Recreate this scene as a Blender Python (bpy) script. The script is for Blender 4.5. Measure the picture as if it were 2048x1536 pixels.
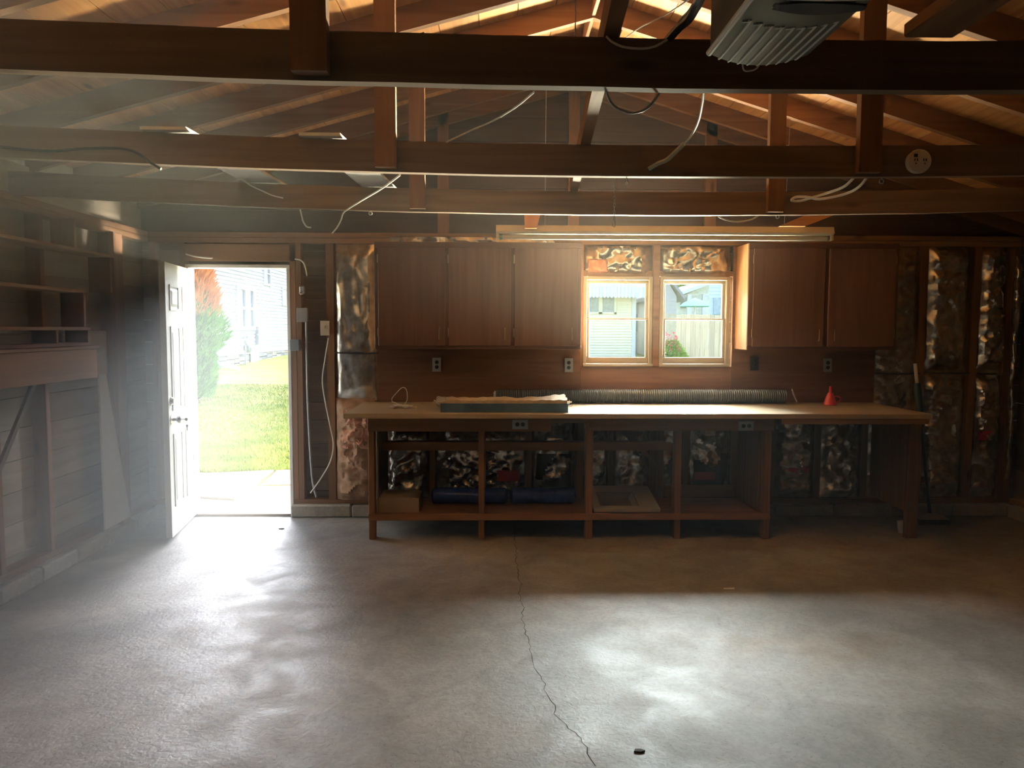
import bpy, bmesh, math, random
from mathutils import Vector, Matrix, noise
from math import sin, cos, pi, tan, radians

# ------------------------------------------------------------------ scene
for o in list(bpy.data.objects):
    bpy.data.objects.remove(o)
S = bpy.context.scene
C = S.collection
random.seed(7)
R = random.random
U = random.uniform

# ------------------------------------------------------------------ camera
FPX = 1514.66; YAW = -.0204; PITCH = -.0717; ROLL = .0032; CAMH = 1.5584
_r0 = Vector((cos(YAW), sin(YAW), 0))
_u0 = Vector((sin(YAW)*sin(PITCH), -cos(YAW)*sin(PITCH), cos(PITCH)))
_fw = Vector((-sin(YAW)*cos(PITCH), cos(YAW)*cos(PITCH), sin(PITCH)))
_rt = _r0*cos(ROLL) + _u0*sin(ROLL)
_up = _u0*cos(ROLL) - _r0*sin(ROLL)
cam_data = bpy.data.cameras.new('camera'); cam = bpy.data.objects.new('camera', cam_data); C.objects.link(cam)
cam_data.sensor_fit = 'HORIZONTAL'; cam_data.sensor_width = 36; cam_data.lens = FPX/2048*36
cam_data.clip_start = .02; cam_data.clip_end = 400
m = Matrix.Identity(4)
for i in range(3):
    m[i][0] = _rt[i]; m[i][1] = _up[i]; m[i][2] = -_fw[i]
m[2][3] = CAMH
cam.matrix_world = m
S.camera = cam

def P(u, v, X=None, Y=None, Z=None):
    """point of the place measured off the photograph, on a plane of known position"""
    d = _fw + _rt*((u-1024)/FPX) - _up*((v-768)/FPX)
    t = X/d.x if X is not None else Y/d.y if Y is not None else (Z-CAMH)/d.z
    return Vector((d.x*t, d.y*t, d.z*t+CAMH))

# ------------------------------------------------------------------ world, sun, exposure
w = bpy.data.worlds.new('sky'); S.world = w; w.use_nodes = True
nt = w.node_tree; nt.nodes.clear()
sk = nt.nodes.new('ShaderNodeTexSky'); sk.sky_type = 'NISHITA'; sk.sun_disc = False
sk.sun_elevation = radians(67); sk.sun_rotation = radians(25); sk.dust_density = 1.6; sk.air_density = 1.0
bg = nt.nodes.new('ShaderNodeBackground'); bg.inputs[1].default_value = .6
wo = nt.nodes.new('ShaderNodeOutputWorld')
nt.links.new(sk.outputs[0], bg.inputs[0]); nt.links.new(bg.outputs[0], wo.inputs[0])
sun = bpy.data.lights.new('sun', 'SUN'); sun.energy = 3.2; sun.angle = radians(.8); sun.color = (1, .95, .84)
so = bpy.data.objects.new('sun', sun); C.objects.link(so)
SUN_DIR = Vector((-.17, -.37, -1.0)).normalized()      # the way sunlight travels
so.rotation_euler = SUN_DIR.to_track_quat('-Z', 'Y').to_euler(); so.location = (12, 16, 30)

# daylight: unseen area lamps added outside, in place of sky and yard light
def daylight_fill(name, loc, aim, sx, sy, watts, col, spread=100):
    l = bpy.data.lights.new(name, 'AREA'); l.shape = 'RECTANGLE'; l.size = sx; l.size_y = sy; l.energy = watts; l.color = col; l.spread = radians(spread)
    o = bpy.data.objects.new(name, l); C.objects.link(o); o.location = loc
    o.rotation_euler = (Vector(aim)-Vector(loc)).to_track_quat('-Z', 'Y').to_euler()
    return o
daylight_fill('sky_fill_door', (-2.8, 12.5, 3.75), (-2.1, 6.2, 1.1), 6.4, 1.3, 190, (.94, .97, 1), 45)
daylight_fill('sky_fill_windows', (1.6, 8.9, 3.7), (1.25, 5.9, 1.2), 3.0, 2.4, 980, (.92, .96, 1))
daylight_fill('ground_fill_windows', (1.6, 7.35, .45), (.9, 5.6, 1.85), 2.6, .9, 1100, (1, .89, .70))
daylight_fill('ground_fill_side', (2.9, 8.6, .85), (.9, 6.25, 1.65), 2.2, .5, 700, (1, .89, .70), 50)

S.cycles.max_bounces = 4; S.cycles.diffuse_bounces = 4; S.cycles.glossy_bounces = 2; S.cycles.transparent_max_bounces = 6
S.cycles.use_denoising = True; S.cycles.use_light_tree = False; S.cycles.time_limit = 1080; S.cycles.use_adaptive_sampling = True; S.cycles.adaptive_threshold = .04
S.cycles.sample_clamp_indirect = 6; S.cycles.caustics_reflective = False; S.cycles.caustics_refractive = False

S.view_settings.view_transform = 'Standard'; S.view_settings.look = 'None'
S.view_settings.gamma = 1; S.view_settings.use_curve_mapping = False
S.view_settings.exposure = .72

# ------------------------------------------------------------------ materials
MATS = {}
def newmat(name):
    m = bpy.data.materials.new(name); m.use_nodes = True
    n = m.node_tree.nodes; n.clear()
    o = n.new('ShaderNodeOutputMaterial'); b = n.new('ShaderNodeBsdfPrincipled')
    m.node_tree.links.new(b.outputs[0], o.inputs[0])
    return m, m.node_tree, n, m.node_tree.links, b

def ramp(n, c0, c1, p0=.3, p1=.7):
    r = n.new('ShaderNodeValToRGB')
    r.color_ramp.elements[0].position = p0; r.color_ramp.elements[1].position = p1
    r.color_ramp.elements[0].color = (*c0, 1); r.color_ramp.elements[1].color = (*c1, 1)
    return r

def plain(name, col, rough=.6, metal=0, var=.12, scale=9, bump=0, spec=.5):
    if name in MATS: return MATS[name]
    m, t, n, l, b = newmat(name)
    tc = n.new('ShaderNodeTexCoord'); nz = n.new('ShaderNodeTexNoise')
    nz.inputs['Scale'].default_value = scale; nz.inputs['Detail'].default_value = 2
    l.new(tc.outputs['Object'], nz.inputs['Vector'])
    r = ramp(n, tuple(c*(1-var) for c in col), tuple(min(1, c*(1+var)) for c in col))
    l.new(nz.outputs[0], r.inputs[0]); l.new(r.outputs[0], b.inputs['Base Color'])
    b.inputs['Roughness'].default_value = rough; b.inputs['Metallic'].default_value = metal
    b.inputs['Specular IOR Level'].default_value = spec
    if bump:
        bp = n.new('ShaderNodeBump'); bp.inputs['Strength'].default_value = bump; bp.inputs['Distance'].default_value = .01
        l.new(nz.outputs[0], bp.inputs['Height']); l.new(bp.outputs[0], b.inputs['Normal'])
    MATS[name] = m
    return m

WOOD = {   # light tone, dark tone, roughness
    'deck':   ((.66, .32, .10), (.47, .20, .055), .62),
    'rafter': ((.29, .14, .058), (.20, .092, .036), .65),
    'joist':  ((.235, .155, .092), (.16, .10, .06), .62),
    'stud':   ((.33, .18, .085), (.22, .115, .055), .65),
    'bench':  ((.32, .16, .07), (.21, .10, .042), .6),
    'top':    ((.54, .43, .28), (.40, .30, .185), .42),
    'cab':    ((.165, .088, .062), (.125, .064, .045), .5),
    'cabside_lit': ((.52, .26, .11), (.40, .19, .075), .5),  # lighter orange copy of cab, window light put into the colour
    'sheath': ((.26, .21, .16), (.17, .135, .105), .7),
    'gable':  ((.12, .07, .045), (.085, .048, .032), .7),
    'glare_grey': ((.46, .40, .31), (.34, .29, .22), .7),  # left-wall sheathing, glare lightened into the tone; also the grey hung board
    'panel':  ((.25, .13, .075), (.18, .09, .05), .55),
    'pale':   ((.48, .41, .31), (.38, .31, .22), .6),
    'fence':  ((.62, .50, .36), (.50, .39, .27), .7),
}
def wood(kind, axis='x'):
    key = f'{kind} wood {axis}'
    if key in MATS: return MATS[key]
    c1, c0, rough = WOOD[kind]
    m, t, n, l, b = newmat(key)
    tc = n.new('ShaderNodeTexCoord'); mp = n.new('ShaderNodeMapping')
    sc = {'x': (.5, 9, 9), 'y': (9, .5, 9), 'z': (9, 9, .5)}[axis]
    mp.inputs['Scale'].default_value = sc
    oi = n.new('ShaderNodeObjectInfo')
    ad = n.new('ShaderNodeVectorMath'); ad.operation = 'ADD'
    cb = n.new('ShaderNodeCombineXYZ')
    mu = n.new('ShaderNodeMath'); mu.operation = 'MULTIPLY'; mu.inputs[1].default_value = 31
    l.new(oi.outputs['Random'], mu.inputs[0]); l.new(mu.outputs[0], cb.inputs[0]); l.new(mu.outputs[0], cb.inputs[1]); l.new(mu.outputs[0], cb.inputs[2])
    l.new(tc.outputs['Object'], ad.inputs[0]); l.new(cb.outputs[0], ad.inputs[1]); l.new(ad.outputs[0], mp.inputs['Vector'])
    nz = n.new('ShaderNodeTexNoise'); nz.inputs['Scale'].default_value = 2.2; nz.inputs['Detail'].default_value = 4; nz.inputs['Distortion'].default_value = .8
    l.new(mp.outputs[0], nz.inputs['Vector'])
    r = ramp(n, c0, c1, .32, .68); l.new(nz.outputs[0], r.inputs[0])
    # knots
    vo = n.new('ShaderNodeTexVoronoi'); vo.inputs['Scale'].default_value = 3.1
    mp2 = n.new('ShaderNodeMapping'); mp2.inputs['Scale'].default_value = {'x': (.6, 2, 2), 'y': (2, .6, 2), 'z': (2, 2, .6)}[axis]
    l.new(ad.outputs[0], mp2.inputs['Vector']); l.new(mp2.outputs[0], vo.inputs['Vector'])
    kr = ramp(n, (.35, .3, .28), (1, 1, 1), .05, .13); l.new(vo.outputs['Distance'], kr.inputs[0])
    mx = n.new('ShaderNodeMix'); mx.data_type = 'RGBA'; mx.blend_type = 'MULTIPLY'; mx.inputs[0].default_value = .75 if kind in ('deck', 'rafter', 'joist', 'stud') else .25
    l.new(r.outputs[0], mx.inputs[6]); l.new(kr.outputs[0], mx.inputs[7])
    hv = n.new('ShaderNodeHueSaturation'); mr = n.new('ShaderNodeMapRange')
    mr.inputs[3].default_value = .82; mr.inputs[4].default_value = 1.16
    l.new(oi.outputs['Random'], mr.inputs[0]); l.new(mr.outputs[0], hv.inputs['Value']); l.new(mx.outputs[2], hv.inputs['Color'])
    l.new(hv.outputs[0], b.inputs['Base Color'])
    bp = n.new('ShaderNodeBump'); bp.inputs['Strength'].default_value = .25; bp.inputs['Distance'].default_value = .004
    l.new(nz.outputs[0], bp.inputs['Height']); l.new(bp.outputs[0], b.inputs['Normal'])
    b.inputs['Roughness'].default_value = rough; b.inputs['Specular IOR Level'].default_value = .35
    MATS[key] = m
    return m

def concrete(name, c0, c1, rough0, rough1, floor=False):
    if name in MATS: return MATS[name]
    m, t, n, l, b = newmat(name)
    tc = n.new('ShaderNodeTexCoord')
    def nz(scale, detail, dist=0):
        k = n.new('ShaderNodeTexNoise'); k.inputs['Scale'].default_value = scale; k.inputs['Detail'].default_value = detail
        k.inputs['Distortion'].default_value = dist; l.new(tc.outputs['Object'], k.inputs['Vector']); return k
    a = nz(.9, 5, .4); f = nz(42, 4, .6); s = nz(95, 2)
    r = ramp(n, c0, c1, .34, .66); l.new(a.outputs[0], r.inputs[0])
    mx = n.new('ShaderNodeMix'); mx.data_type = 'RGBA'; mx.blend_type = 'MULTIPLY'; mx.inputs[0].default_value = .55
    r2 = ramp(n, (.72, .70, .68), (1, 1, 1), .34, .6); l.new(f.outputs[0], r2.inputs[0])
    l.new(r.outputs[0], mx.inputs[6]); l.new(r2.outputs[0], mx.inputs[7])
    out = mx.outputs[2]
    g = nz(4.2, 5, 1.2); r5 = ramp(n, (.74, .73, .72), (1.0, 1.0, 1.0), .36, .62); l.new(g.outputs[0], r5.inputs[0])
    m5 = n.new('ShaderNodeMix'); m5.data_type = 'RGBA'; m5.blend_type = 'MULTIPLY'; m5.inputs[0].default_value = .8
    l.new(out, m5.inputs[6]); l.new(r5.outputs[0], m5.inputs[7]); out = m5.outputs[2]
    r3 = ramp(n, (.22, .21, .19), (1, 1, 1), .27, .34); l.new(s.outputs[0], r3.inputs[0])
    m3 = n.new('ShaderNodeMix'); m3.data_type = 'RGBA'; m3.blend_type = 'MULTIPLY'; m3.inputs[0].default_value = .6
    l.new(out, m3.inputs[6]); l.new(r3.outputs[0], m3.inputs[7]); out = m3.outputs[2]
    if floor:
        # brown tint in an irregular patch in front of the bench
        mp = n.new('ShaderNodeMapping'); mp.inputs['Location'].default_value = (-.62, -1.55, 0)
        mp.vector_type = 'POINT'; mp.inputs['Scale'].default_value = (.8, 1.3, 1)
        l.new(tc.outputs['Object'], mp.inputs['Vector'])
        ds = n.new('ShaderNodeVectorMath'); ds.operation = 'LENGTH'; l.new(mp.outputs[0], ds.inputs[0])
        w2 = nz(2.3, 6, .6); av = n.new('ShaderNodeMath'); av.operation = 'ADD'
        l.new(ds.outputs['Value'], av.inputs[0]); l.new(w2.outputs[0], av.inputs[1])
        r4 = ramp(n, (1, 1, 1), (0, 0, 0), .55, 1.0); l.new(av.outputs[0], r4.inputs[0])
        m4 = n.new('ShaderNodeMix'); m4.data_type = 'RGBA'; m4.blend_type = 'MULTIPLY'
        sc = n.new('ShaderNodeMath'); sc.operation = 'MULTIPLY'; sc.inputs[1].default_value = .8
        l.new(r4.outputs[0], sc.inputs[0]); l.new(sc.outputs[0], m4.inputs[0])
        l.new(out, m4.inputs[6]); m4.inputs[7].default_value = (.80, .58, .40, 1); out = m4.outputs[2]
    l.new(out, b.inputs['Base Color'])
    rr = n.new('ShaderNodeMapRange'); rr.inputs[1].default_value = .32; rr.inputs[2].default_value = .68
    rr.inputs[3].default_value = rough0; rr.inputs[4].default_value = rough1
    rn = nz(4.5, 4, .5); l.new(rn.outputs[0], rr.inputs[0]); l.new(rr.outputs[0], b.inputs['Roughness'])
    bp = n.new('ShaderNodeBump'); bp.inputs['Strength'].default_value = .4; bp.inputs['Distance'].default_value = .006
    l.new(f.outputs[0], bp.inputs['Height']); l.new(bp.outputs[0], b.inputs['Normal'])
    b.inputs['Specular IOR Level'].default_value = .33
    MATS[name] = m
    return m

def foil():
    if 'foil' in MATS: return MATS['foil']
    m, t, n, l, b = newmat('aluminium foil')
    tc = n.new('ShaderNodeTexCoord'); nz = n.new('ShaderNodeTexNoise'); nz.inputs['Scale'].default_value = 16; nz.inputs['Detail'].default_value = 3
    l.new(tc.outputs['Object'], nz.inputs['Vector'])
    r = ramp(n, (.58, .53, .45), (.88, .85, .79), .35, .65); l.new(nz.outputs[0], r.inputs[0]); l.new(r.outputs[0], b.inputs['Base Color'])
    b.inputs['Metallic'].default_value = .9; b.inputs['Roughness'].default_value = .24
    bp = n.new('ShaderNodeBump'); bp.inputs['Strength'].default_value = .35; bp.inputs['Distance'].default_value = .008
    l.new(nz.outputs[0], bp.inputs['Height']); l.new(bp.outputs[0], b.inputs['Normal'])
    MATS['foil'] = m
    return m

def glass():
    if 'glass' in MATS: return MATS['glass']
    m = bpy.data.materials.new('window glass'); m.use_nodes = True; n = m.node_tree.nodes; n.clear(); l = m.node_tree.links
    o = n.new('ShaderNodeOutputMaterial'); t = n.new('ShaderNodeBsdfTransparent'); g = n.new('ShaderNodeBsdfGlossy'); x = n.new('ShaderNodeMixShader')
    t.inputs[0].default_value = (.93, .97, .95, 1); g.inputs['Roughness'].default_value = .02; x.inputs[0].default_value = .06
    l.new(t.outputs[0], x.inputs[1]); l.new(g.outputs[0], x.inputs[2]); l.new(x.outputs[0], o.inputs[0])
    MATS['glass'] = m
    return m

def grassmat(name, c0, c1, scale=3):
    if name in MATS: return MATS[name]
    m, t, n, l, b = newmat(name)
    tc = n.new('ShaderNodeTexCoord'); nz = n.new('ShaderNodeTexNoise'); nz.inputs['Scale'].default_value = scale; nz.inputs['Detail'].default_value = 4
    l.new(tc.outputs['Object'], nz.inputs['Vector'])
    r = ramp(n, c0, c1, .35, .65); l.new(nz.outputs[0], r.inputs[0]); l.new(r.outputs[0], b.inputs['Base Color'])
    b.inputs['Roughness'].default_value = .7; b.inputs['Specular IOR Level'].default_value = .2
    MATS[name] = m
    return m

WHITE = lambda: plain('white paint', (.78, .77, .72), .45, var=.04)
SIDING = lambda: plain('white siding', (.60, .60, .61), .55, var=.03)
BLACK = lambda: plain('black plastic', (.02, .02, .022), .4, var=.2)
STEEL = lambda: plain('bright steel', (.6, .58, .54), .3, 1, var=.08)
CREAM = lambda: plain('cream plastic', (.62, .56, .43), .4, var=.06)
WIRE = lambda: plain('off white cable sheath', (.70, .67, .58), .5, var=.05)
GREY = lambda: plain('grey metal box', (.42, .43, .42), .4, .3, var=.1)
DARKG = lambda: plain('dark window glass', (.10, .12, .12), .12, var=.2)
RED = lambda: plain('red print', (.55, .05, .06), .45, var=.15)

# ------------------------------------------------------------------ geometry helpers
WL = {}
def link(o, parent=None, label=None, cat=None, group=None, kind=None, loc=None):
    C.objects.link(o)
    if loc is not None:
        o.location = loc; WL[o.name] = Vector(loc)
    if parent is not None:
        o.parent = parent; o.matrix_parent_inverse = Matrix.Translation(-WL[parent.name])
    if label: o['label'] = label
    if cat: o['category'] = cat
    if group: o['group'] = group
    if kind: o['kind'] = kind
    return o

def thing(name, loc, label=None, cat=None, group=None, kind=None, parent=None):
    return link(bpy.data.objects.new(name, None), parent, label, cat, group, kind, loc)

class MB:
    def __init__(s): s.v = []; s.f = []; s.sm = False
    def add(s, vs, fs):
        k = len(s.v); s.v += [Vector(v) for v in vs]; s.f += [tuple(i+k for i in f) for f in fs]; return s
    def box(s, a, b):
        x0, x1 = sorted((a[0], b[0])); y0, y1 = sorted((a[1], b[1])); z0, z1 = sorted((a[2], b[2]))
        return s.add([(x0,y0,z0),(x1,y0,z0),(x1,y1,z0),(x0,y1,z0),(x0,y0,z1),(x1,y0,z1),(x1,y1,z1),(x0,y1,z1)],
                     [(0,3,2,1),(4,5,6,7),(0,1,5,4),(1,2,6,5),(2,3,7,6),(3,0,4,7)])
    def bbox(s, a, b, r=.004):
        """box with chamfered edges"""
        x0, x1 = sorted((a[0], b[0])); y0, y1 = sorted((a[1], b[1])); z0, z1 = sorted((a[2], b[2]))
        r = min(r, (x1-x0)*.3, (y1-y0)*.3, (z1-z0)*.3)
        bm = bmesh.new(); bmesh.ops.create_cube(bm, size=1)
        for v in bm.verts:
            v.co = Vector(((x0+x1)/2+v.co.x*(x1-x0), (y0+y1)/2+v.co.y*(y1-y0), (z0+z1)/2+v.co.z*(z1-z0)))
        bmesh.ops.bevel(bm, geom=bm.edges[:], offset=r, segments=1, affect='EDGES')
        bm.verts.index_update()
        s.add([v.co.copy() for v in bm.verts], [tuple(v.index for v in f.verts) for f in bm.faces]); bm.free(); return s
    def hexa(s, p):
        """8 corners: bottom ring of 4, then top ring of 4"""
        return s.add(p, [(0,3,2,1),(4,5,6,7),(0,1,5,4),(1,2,6,5),(2,3,7,6),(3,0,4,7)])
    def prism(s, pts, axis, a, b):
        def mk(p, t): return {'x': (t, p[0], p[1]), 'y': (p[0], t, p[1]), 'z': (p[0], p[1], t)}[axis]
        n = len(pts)
        return s.add([mk(p, a) for p in pts]+[mk(p, b) for p in pts],
                     [tuple(range(n))[::-1], tuple(range(n, 2*n))]+[(i, (i+1) % n, n+(i+1) % n, n+i) for i in range(n)])
    def tube(s, pts, r, seg=8, sub=1, taper=None):
        pts = [Vector(p) for p in pts]
        if sub > 1 and len(pts) > 2:
            q = []
            for i in range(len(pts)-1):
                p0 = pts[max(i-1, 0)]; p1 = pts[i]; p2 = pts[i+1]; p3 = pts[min(i+2, len(pts)-1)]
                for k in range(sub):
                    t = k/sub
                    q.append(.5*((2*p1)+(p2-p0)*t+(2*p0-5*p1+4*p2-p3)*t*t+(3*p1-p0-3*p2+p3)*t**3))
            pts = q+[pts[-1]]
        n = len(pts); vs = []; fs = []
        ref = None
        for i, p in enumerate(pts):
            d = (pts[min(i+1, n-1)]-pts[max(i-1, 0)]).normalized()
            if ref is None: ref = d.orthogonal().normalized()
            a = (ref-d*ref.dot(d)).normalized(); b = d.cross(a); ref = a
            rr = r[i] if isinstance(r, (list, tuple)) else r
            for k in range(seg):
                t = 2*pi*k/seg; vs.append(p+(a*cos(t)+b*sin(t))*rr)
        for i in range(n-1):
            for k in range(seg):
                fs.append((i*seg+k, i*seg+(k+1) % seg, (i+1)*seg+(k+1) % seg, (i+1)*seg+k))
        fs += [tuple(range(seg))[::-1], tuple(range((n-1)*seg, n*seg))]
        s.sm = True
        return s.add(vs, fs)
    def lathe(s, prof, c, axis='z', seg=20):
        """prof: (radius, offset along axis)"""
        c = Vector(c); ax = {'x': Vector((1,0,0)), 'y': Vector((0,1,0)), 'z': Vector((0,0,1))}[axis] if isinstance(axis, str) else Vector(axis).normalized()
        a = ax.orthogonal().normalized(); b = ax.cross(a); vs = []; fs = []
        for r, h in prof:
            for k in range(seg):
                t = 2*pi*k/seg; vs.append(c+ax*h+(a*cos(t)+b*sin(t))*max(r, 1e-5))
        n = len(prof)
        for i in range(n-1):
            for k in range(seg): fs.append((i*seg+k, i*seg+(k+1) % seg, (i+1)*seg+(k+1) % seg, (i+1)*seg+k))
        fs += [tuple(range(seg))[::-1], tuple(range((n-1)*seg, n*seg))]
        s.sm = True
        return s.add(vs, fs)
    def build(s, name, mat, parent=None, label=None, cat=None, group=None, kind=None, smooth=None, uv=False):
        lo = Vector((min(v.x for v in s.v), min(v.y for v in s.v), min(v.z for v in s.v)))
        hi = Vector((max(v.x for v in s.v), max(v.y for v in s.v), max(v.z for v in s.v)))
        c = Vector(((lo.x+hi.x)/2, (lo.y+hi.y)/2, lo.z))
        if isinstance(mat, str):
            d = hi-lo; ax = 'x' if d.x >= d.y and d.x >= d.z else 'y' if d.y >= d.z else 'z'
            mat = wood(mat, ax)
        me = bpy.data.meshes.new(name); me.from_pydata([v-c for v in s.v], [], s.f); me.update()
        bm = bmesh.new(); bm.from_mesh(me); bmesh.ops.recalc_face_normals(bm, faces=bm.faces[:]); bm.to_mesh(me); bm.free()
        me.materials.append(mat)
        if smooth if smooth is not None else s.sm:
            me.polygons.foreach_set('use_smooth', [True]*len(me.polygons)); me.set_sharp_from_angle(angle=radians(40))
        return link(bpy.data.objects.new(name, me), parent, label, cat, group, kind, c)

def box(name, a, b, mat, parent=None, r=.003, **k):
    return MB().bbox(a, b, r).build(name, mat, parent, **k)

# ------------------------------------------------------------------ main dimensions (metres)
XL, XR, YB, YF = -2.82, 4.35, 6.25, -1.1        # inner faces of the left, right, back and front walls
ZP = 2.34                                         # top of the wall plates
RX, RZ, SL, SR = .60, 3.50, .275, .305            # ridge position, underside height, slopes left and right
def roof(x): return RZ-SL*(RX-x) if x < RX else RZ-SR*(x-RX)
XM, HW = (XL+XR)/2, (XR-XL)/2
def sag(x): return .095*(1-((x-XM)/HW)**2)

# ================================================================== FLOOR
fl = MB().box((XL-.2, YF-.2, -.12), (XR+.2, YB+.02, 0)).build('floor', concrete('floor concrete', (.23, .215, .19), (.40, .375, .335), .50, .66, True), kind='structure')
cr = [(1030, 1052), (1031, 1088), (1033, 1120), (1037, 1150), (1043, 1168), (1038, 1188), (1046, 1215), (1043, 1232), (1052, 1262), (1060, 1300), (1065, 1325), (1072, 1345), (1090, 1368), (1093, 1390), (1106, 1412), (1110, 1428), (1130, 1448), (1152, 1466), (1166, 1476), (1172, 1495), (1185, 1520), (1200, 1545)]
pts = []
for a, b in zip(cr[:-1], cr[1:]):
    p0 = P(*a, Z=0); p1 = P(*b, Z=0); n = max(2, int((p1-p0).length/.035))
    for k in range(n):
        q = p0.lerp(p1, k/n); q.x += U(-.010, .010); pts.append(q)
mb = MB(); vs = []
for q in pts:
    h = U(.0010, .0028); vs += [(q.x-h, q.y, .0006), (q.x+h, q.y, .0006)]
mb.add(vs, [(2*i, 2*i+1, 2*i+3, 2*i+2) for i in range(len(pts)-1)])
mb.build('crack', plain('dark crack line', (.035, .03, .025), .9), fl)  # thin dark ribbon laid along the crack

# ================================================================== CEILING (rafters and roof boards)
ce = thing('ceiling', (RX, 3, ZP), kind='structure')
RY = [-.6, .1, .7, 1.3, 1.9, 2.5, 3.1, 3.70, 4.30, 4.86, 5.40, 5.95]
RD, RT = .135, .045
for y in RY:
    for sd in (-1, 1):
        xe = XL-.45 if sd < 0 else XR+.45
        z = lambda x: roof(x)
        MB().hexa([(RX, y, z(RX)), (RX, y+RT, z(RX)), (xe, y+RT, z(xe)), (xe, y, z(xe)),
                   (RX, y, z(RX)+RD), (RX, y+RT, z(RX)+RD), (xe, y+RT, z(xe)+RD), (xe, y, z(xe)+RD)]).build('rafter', 'rafter', ce)
box('ridge_board', (RX-.012, YF, RZ+.01), (RX+.012, YB+.1, RZ+.15), wood('rafter', 'y'), ce)
BW = .238
for sd in (-1, 1):
    L = (RX-XL+.5) if sd < 0 else (XR+.5-RX)
    k = 0; a = 0
    while a < L:
        b = min(a+BW-.005, L)
        xa, xb = RX+sd*a, RX+sd*b
        sl = SL if sd < 0 else SR
        za, zb = RZ+RD-sl*a, RZ+RD-sl*b
        dz = U(-.0015, .0)
        MB().hexa([(xa, YF-.3, za+dz), (xa, YB+.27, za+dz), (xb, YB+.27, zb+dz), (xb, YF-.3, zb+dz),
                   (xa, YF-.3, za+.02), (xa, YB+.27, za+.02), (xb, YB+.27, zb+.02), (xb, YF-.3, zb+.02)]).build('deck_board', 'deck', ce)
        a += BW; k += 1
# shingle layer over the boards (keeps the sky out of the joints)
for sd in (-1, 1):
    xe = XL-.5 if sd < 0 else XR+.5
    sl = SL if sd < 0 else SR
    zz = lambda x: RZ+RD+.022-sl*abs(x-RX)
    MB().hexa([(RX, YF-.32, zz(RX)), (RX, YB+.29, zz(RX)), (xe, YB+.29, zz(xe)), (xe, YF-.32, zz(xe)),
               (RX, YF-.32, zz(RX)+.03), (RX, YB+.29, zz(RX)+.03), (xe, YB+.29, zz(xe)+.03), (xe, YF-.32, zz(xe)+.03)]).build('shingle_layer', plain('grey shingle', (.13, .125, .12), .9), ce)

# ------------------------------------------------------------------ tie beams with their posts
def tie_beam(y, label, posts, seed):
    t = thing('tie_beam', (XM, y, ZP), label, 'beam', 'sagging roof tie beams')
    n = 28; vs = []; fs = []
    rs = random.Random(seed)
    for i in range(n+1):
        x = XL-.05+(XR-XL+.1)*i/n; s = -sag(x)+rs.uniform(-.0015, .0015)
        for yy, zz in ((y, 0), (y+.042, 0), (y+.042, .137), (y, .137)): vs.append((x, yy, ZP+s+zz))
    for i in range(n):
        for k in range(4): fs.append((4*i+k, 4*i+(k+1) % 4, 4*i+4+(k+1) % 4, 4*i+4+k))
    fs += [(3, 2, 1, 0), (4*n, 4*n+1, 4*n+2, 4*n+3)]
    MB().add(vs, fs).build('beam', 'joist', t)
    for x, wd in posts:
        x0, x1 = x-wd/2, x+wd/2
        MB().hexa([(x0, y-.045, ZP-sag(x)+.012), (x1, y-.045, ZP-sag(x)+.012), (x1, y-.002, ZP-sag(x)+.012), (x0, y-.002, ZP-sag(x)+.012),
                   (x0, y-.045, roof(x0)+.06), (x1, y-.045, roof(x1)+.06), (x1, y-.002, roof(x1)+.06), (x0, y-.002, roof(x0)+.06)]).build('post', 'rafter', t)
    return t
YA, YBB, YC = 2.20, 3.44, 4.58
tie_beam(YA, 'dark tie beam nearest the viewer, just behind the garage door opener', [(-.52, .10), (1.66, .095)], 1)
tie_beam(YBB, 'middle tie beam carrying the round ceiling outlet', [(-.49, .092), (1.66, .10)], 2)
tie_beam(YC, 'farthest tie beam, the one closest to the fluorescent light', [(-.47, .092), (1.66, .095)], 3)

# long board lying on the beams under the ridge
MB().hexa([(.24, 1.15, 2.386), (.285, 1.15, 2.386), (.505, 4.95, 2.386), (.46, 4.95, 2.386),
           (.24, 1.15, 2.476), (.285, 1.15, 2.476), (.505, 4.95, 2.476), (.46, 4.95, 2.476)]).build(
    'strongback_board', wood('rafter', 'y'), label='long board on edge running over the beams below the ridge', cat='board')
# flat plank between opener and beam
MB().bbox((1.13, .3, 2.372), (1.27, YA-.05, 2.41)).build('hanger_plank', wood('rafter', 'y'), label='wide plank right of the opener, butting against the nearest beam', cat='board')
# white boards stored on the beams
for (xa, xb, xc, xd), lb in (((-1.56, -1.36, -1.48, -1.27), 'white board lying across two beams, the one nearer the left wall'),
                             ((-.87, -.69, -.79, -.60), 'white board lying across two beams beside the left post')):
    z0 = ZP-sag(xa)+.140
    MB().hexa([(xa, YBB-.03, z0), (xb, YBB-.03, z0), (xd, 4.86, z0), (xc, 4.86, z0), (xa, YBB-.03, z0+.014), (xb, YBB-.03, z0+.014), (xd, 4.86, z0+.014), (xc, 4.86, z0+.014)]).build(
        'stored_board', plain('white melamine', (.74, .72, .66), .5, var=.05), label=lb, cat='board', group='white boards on the beams')
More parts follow.
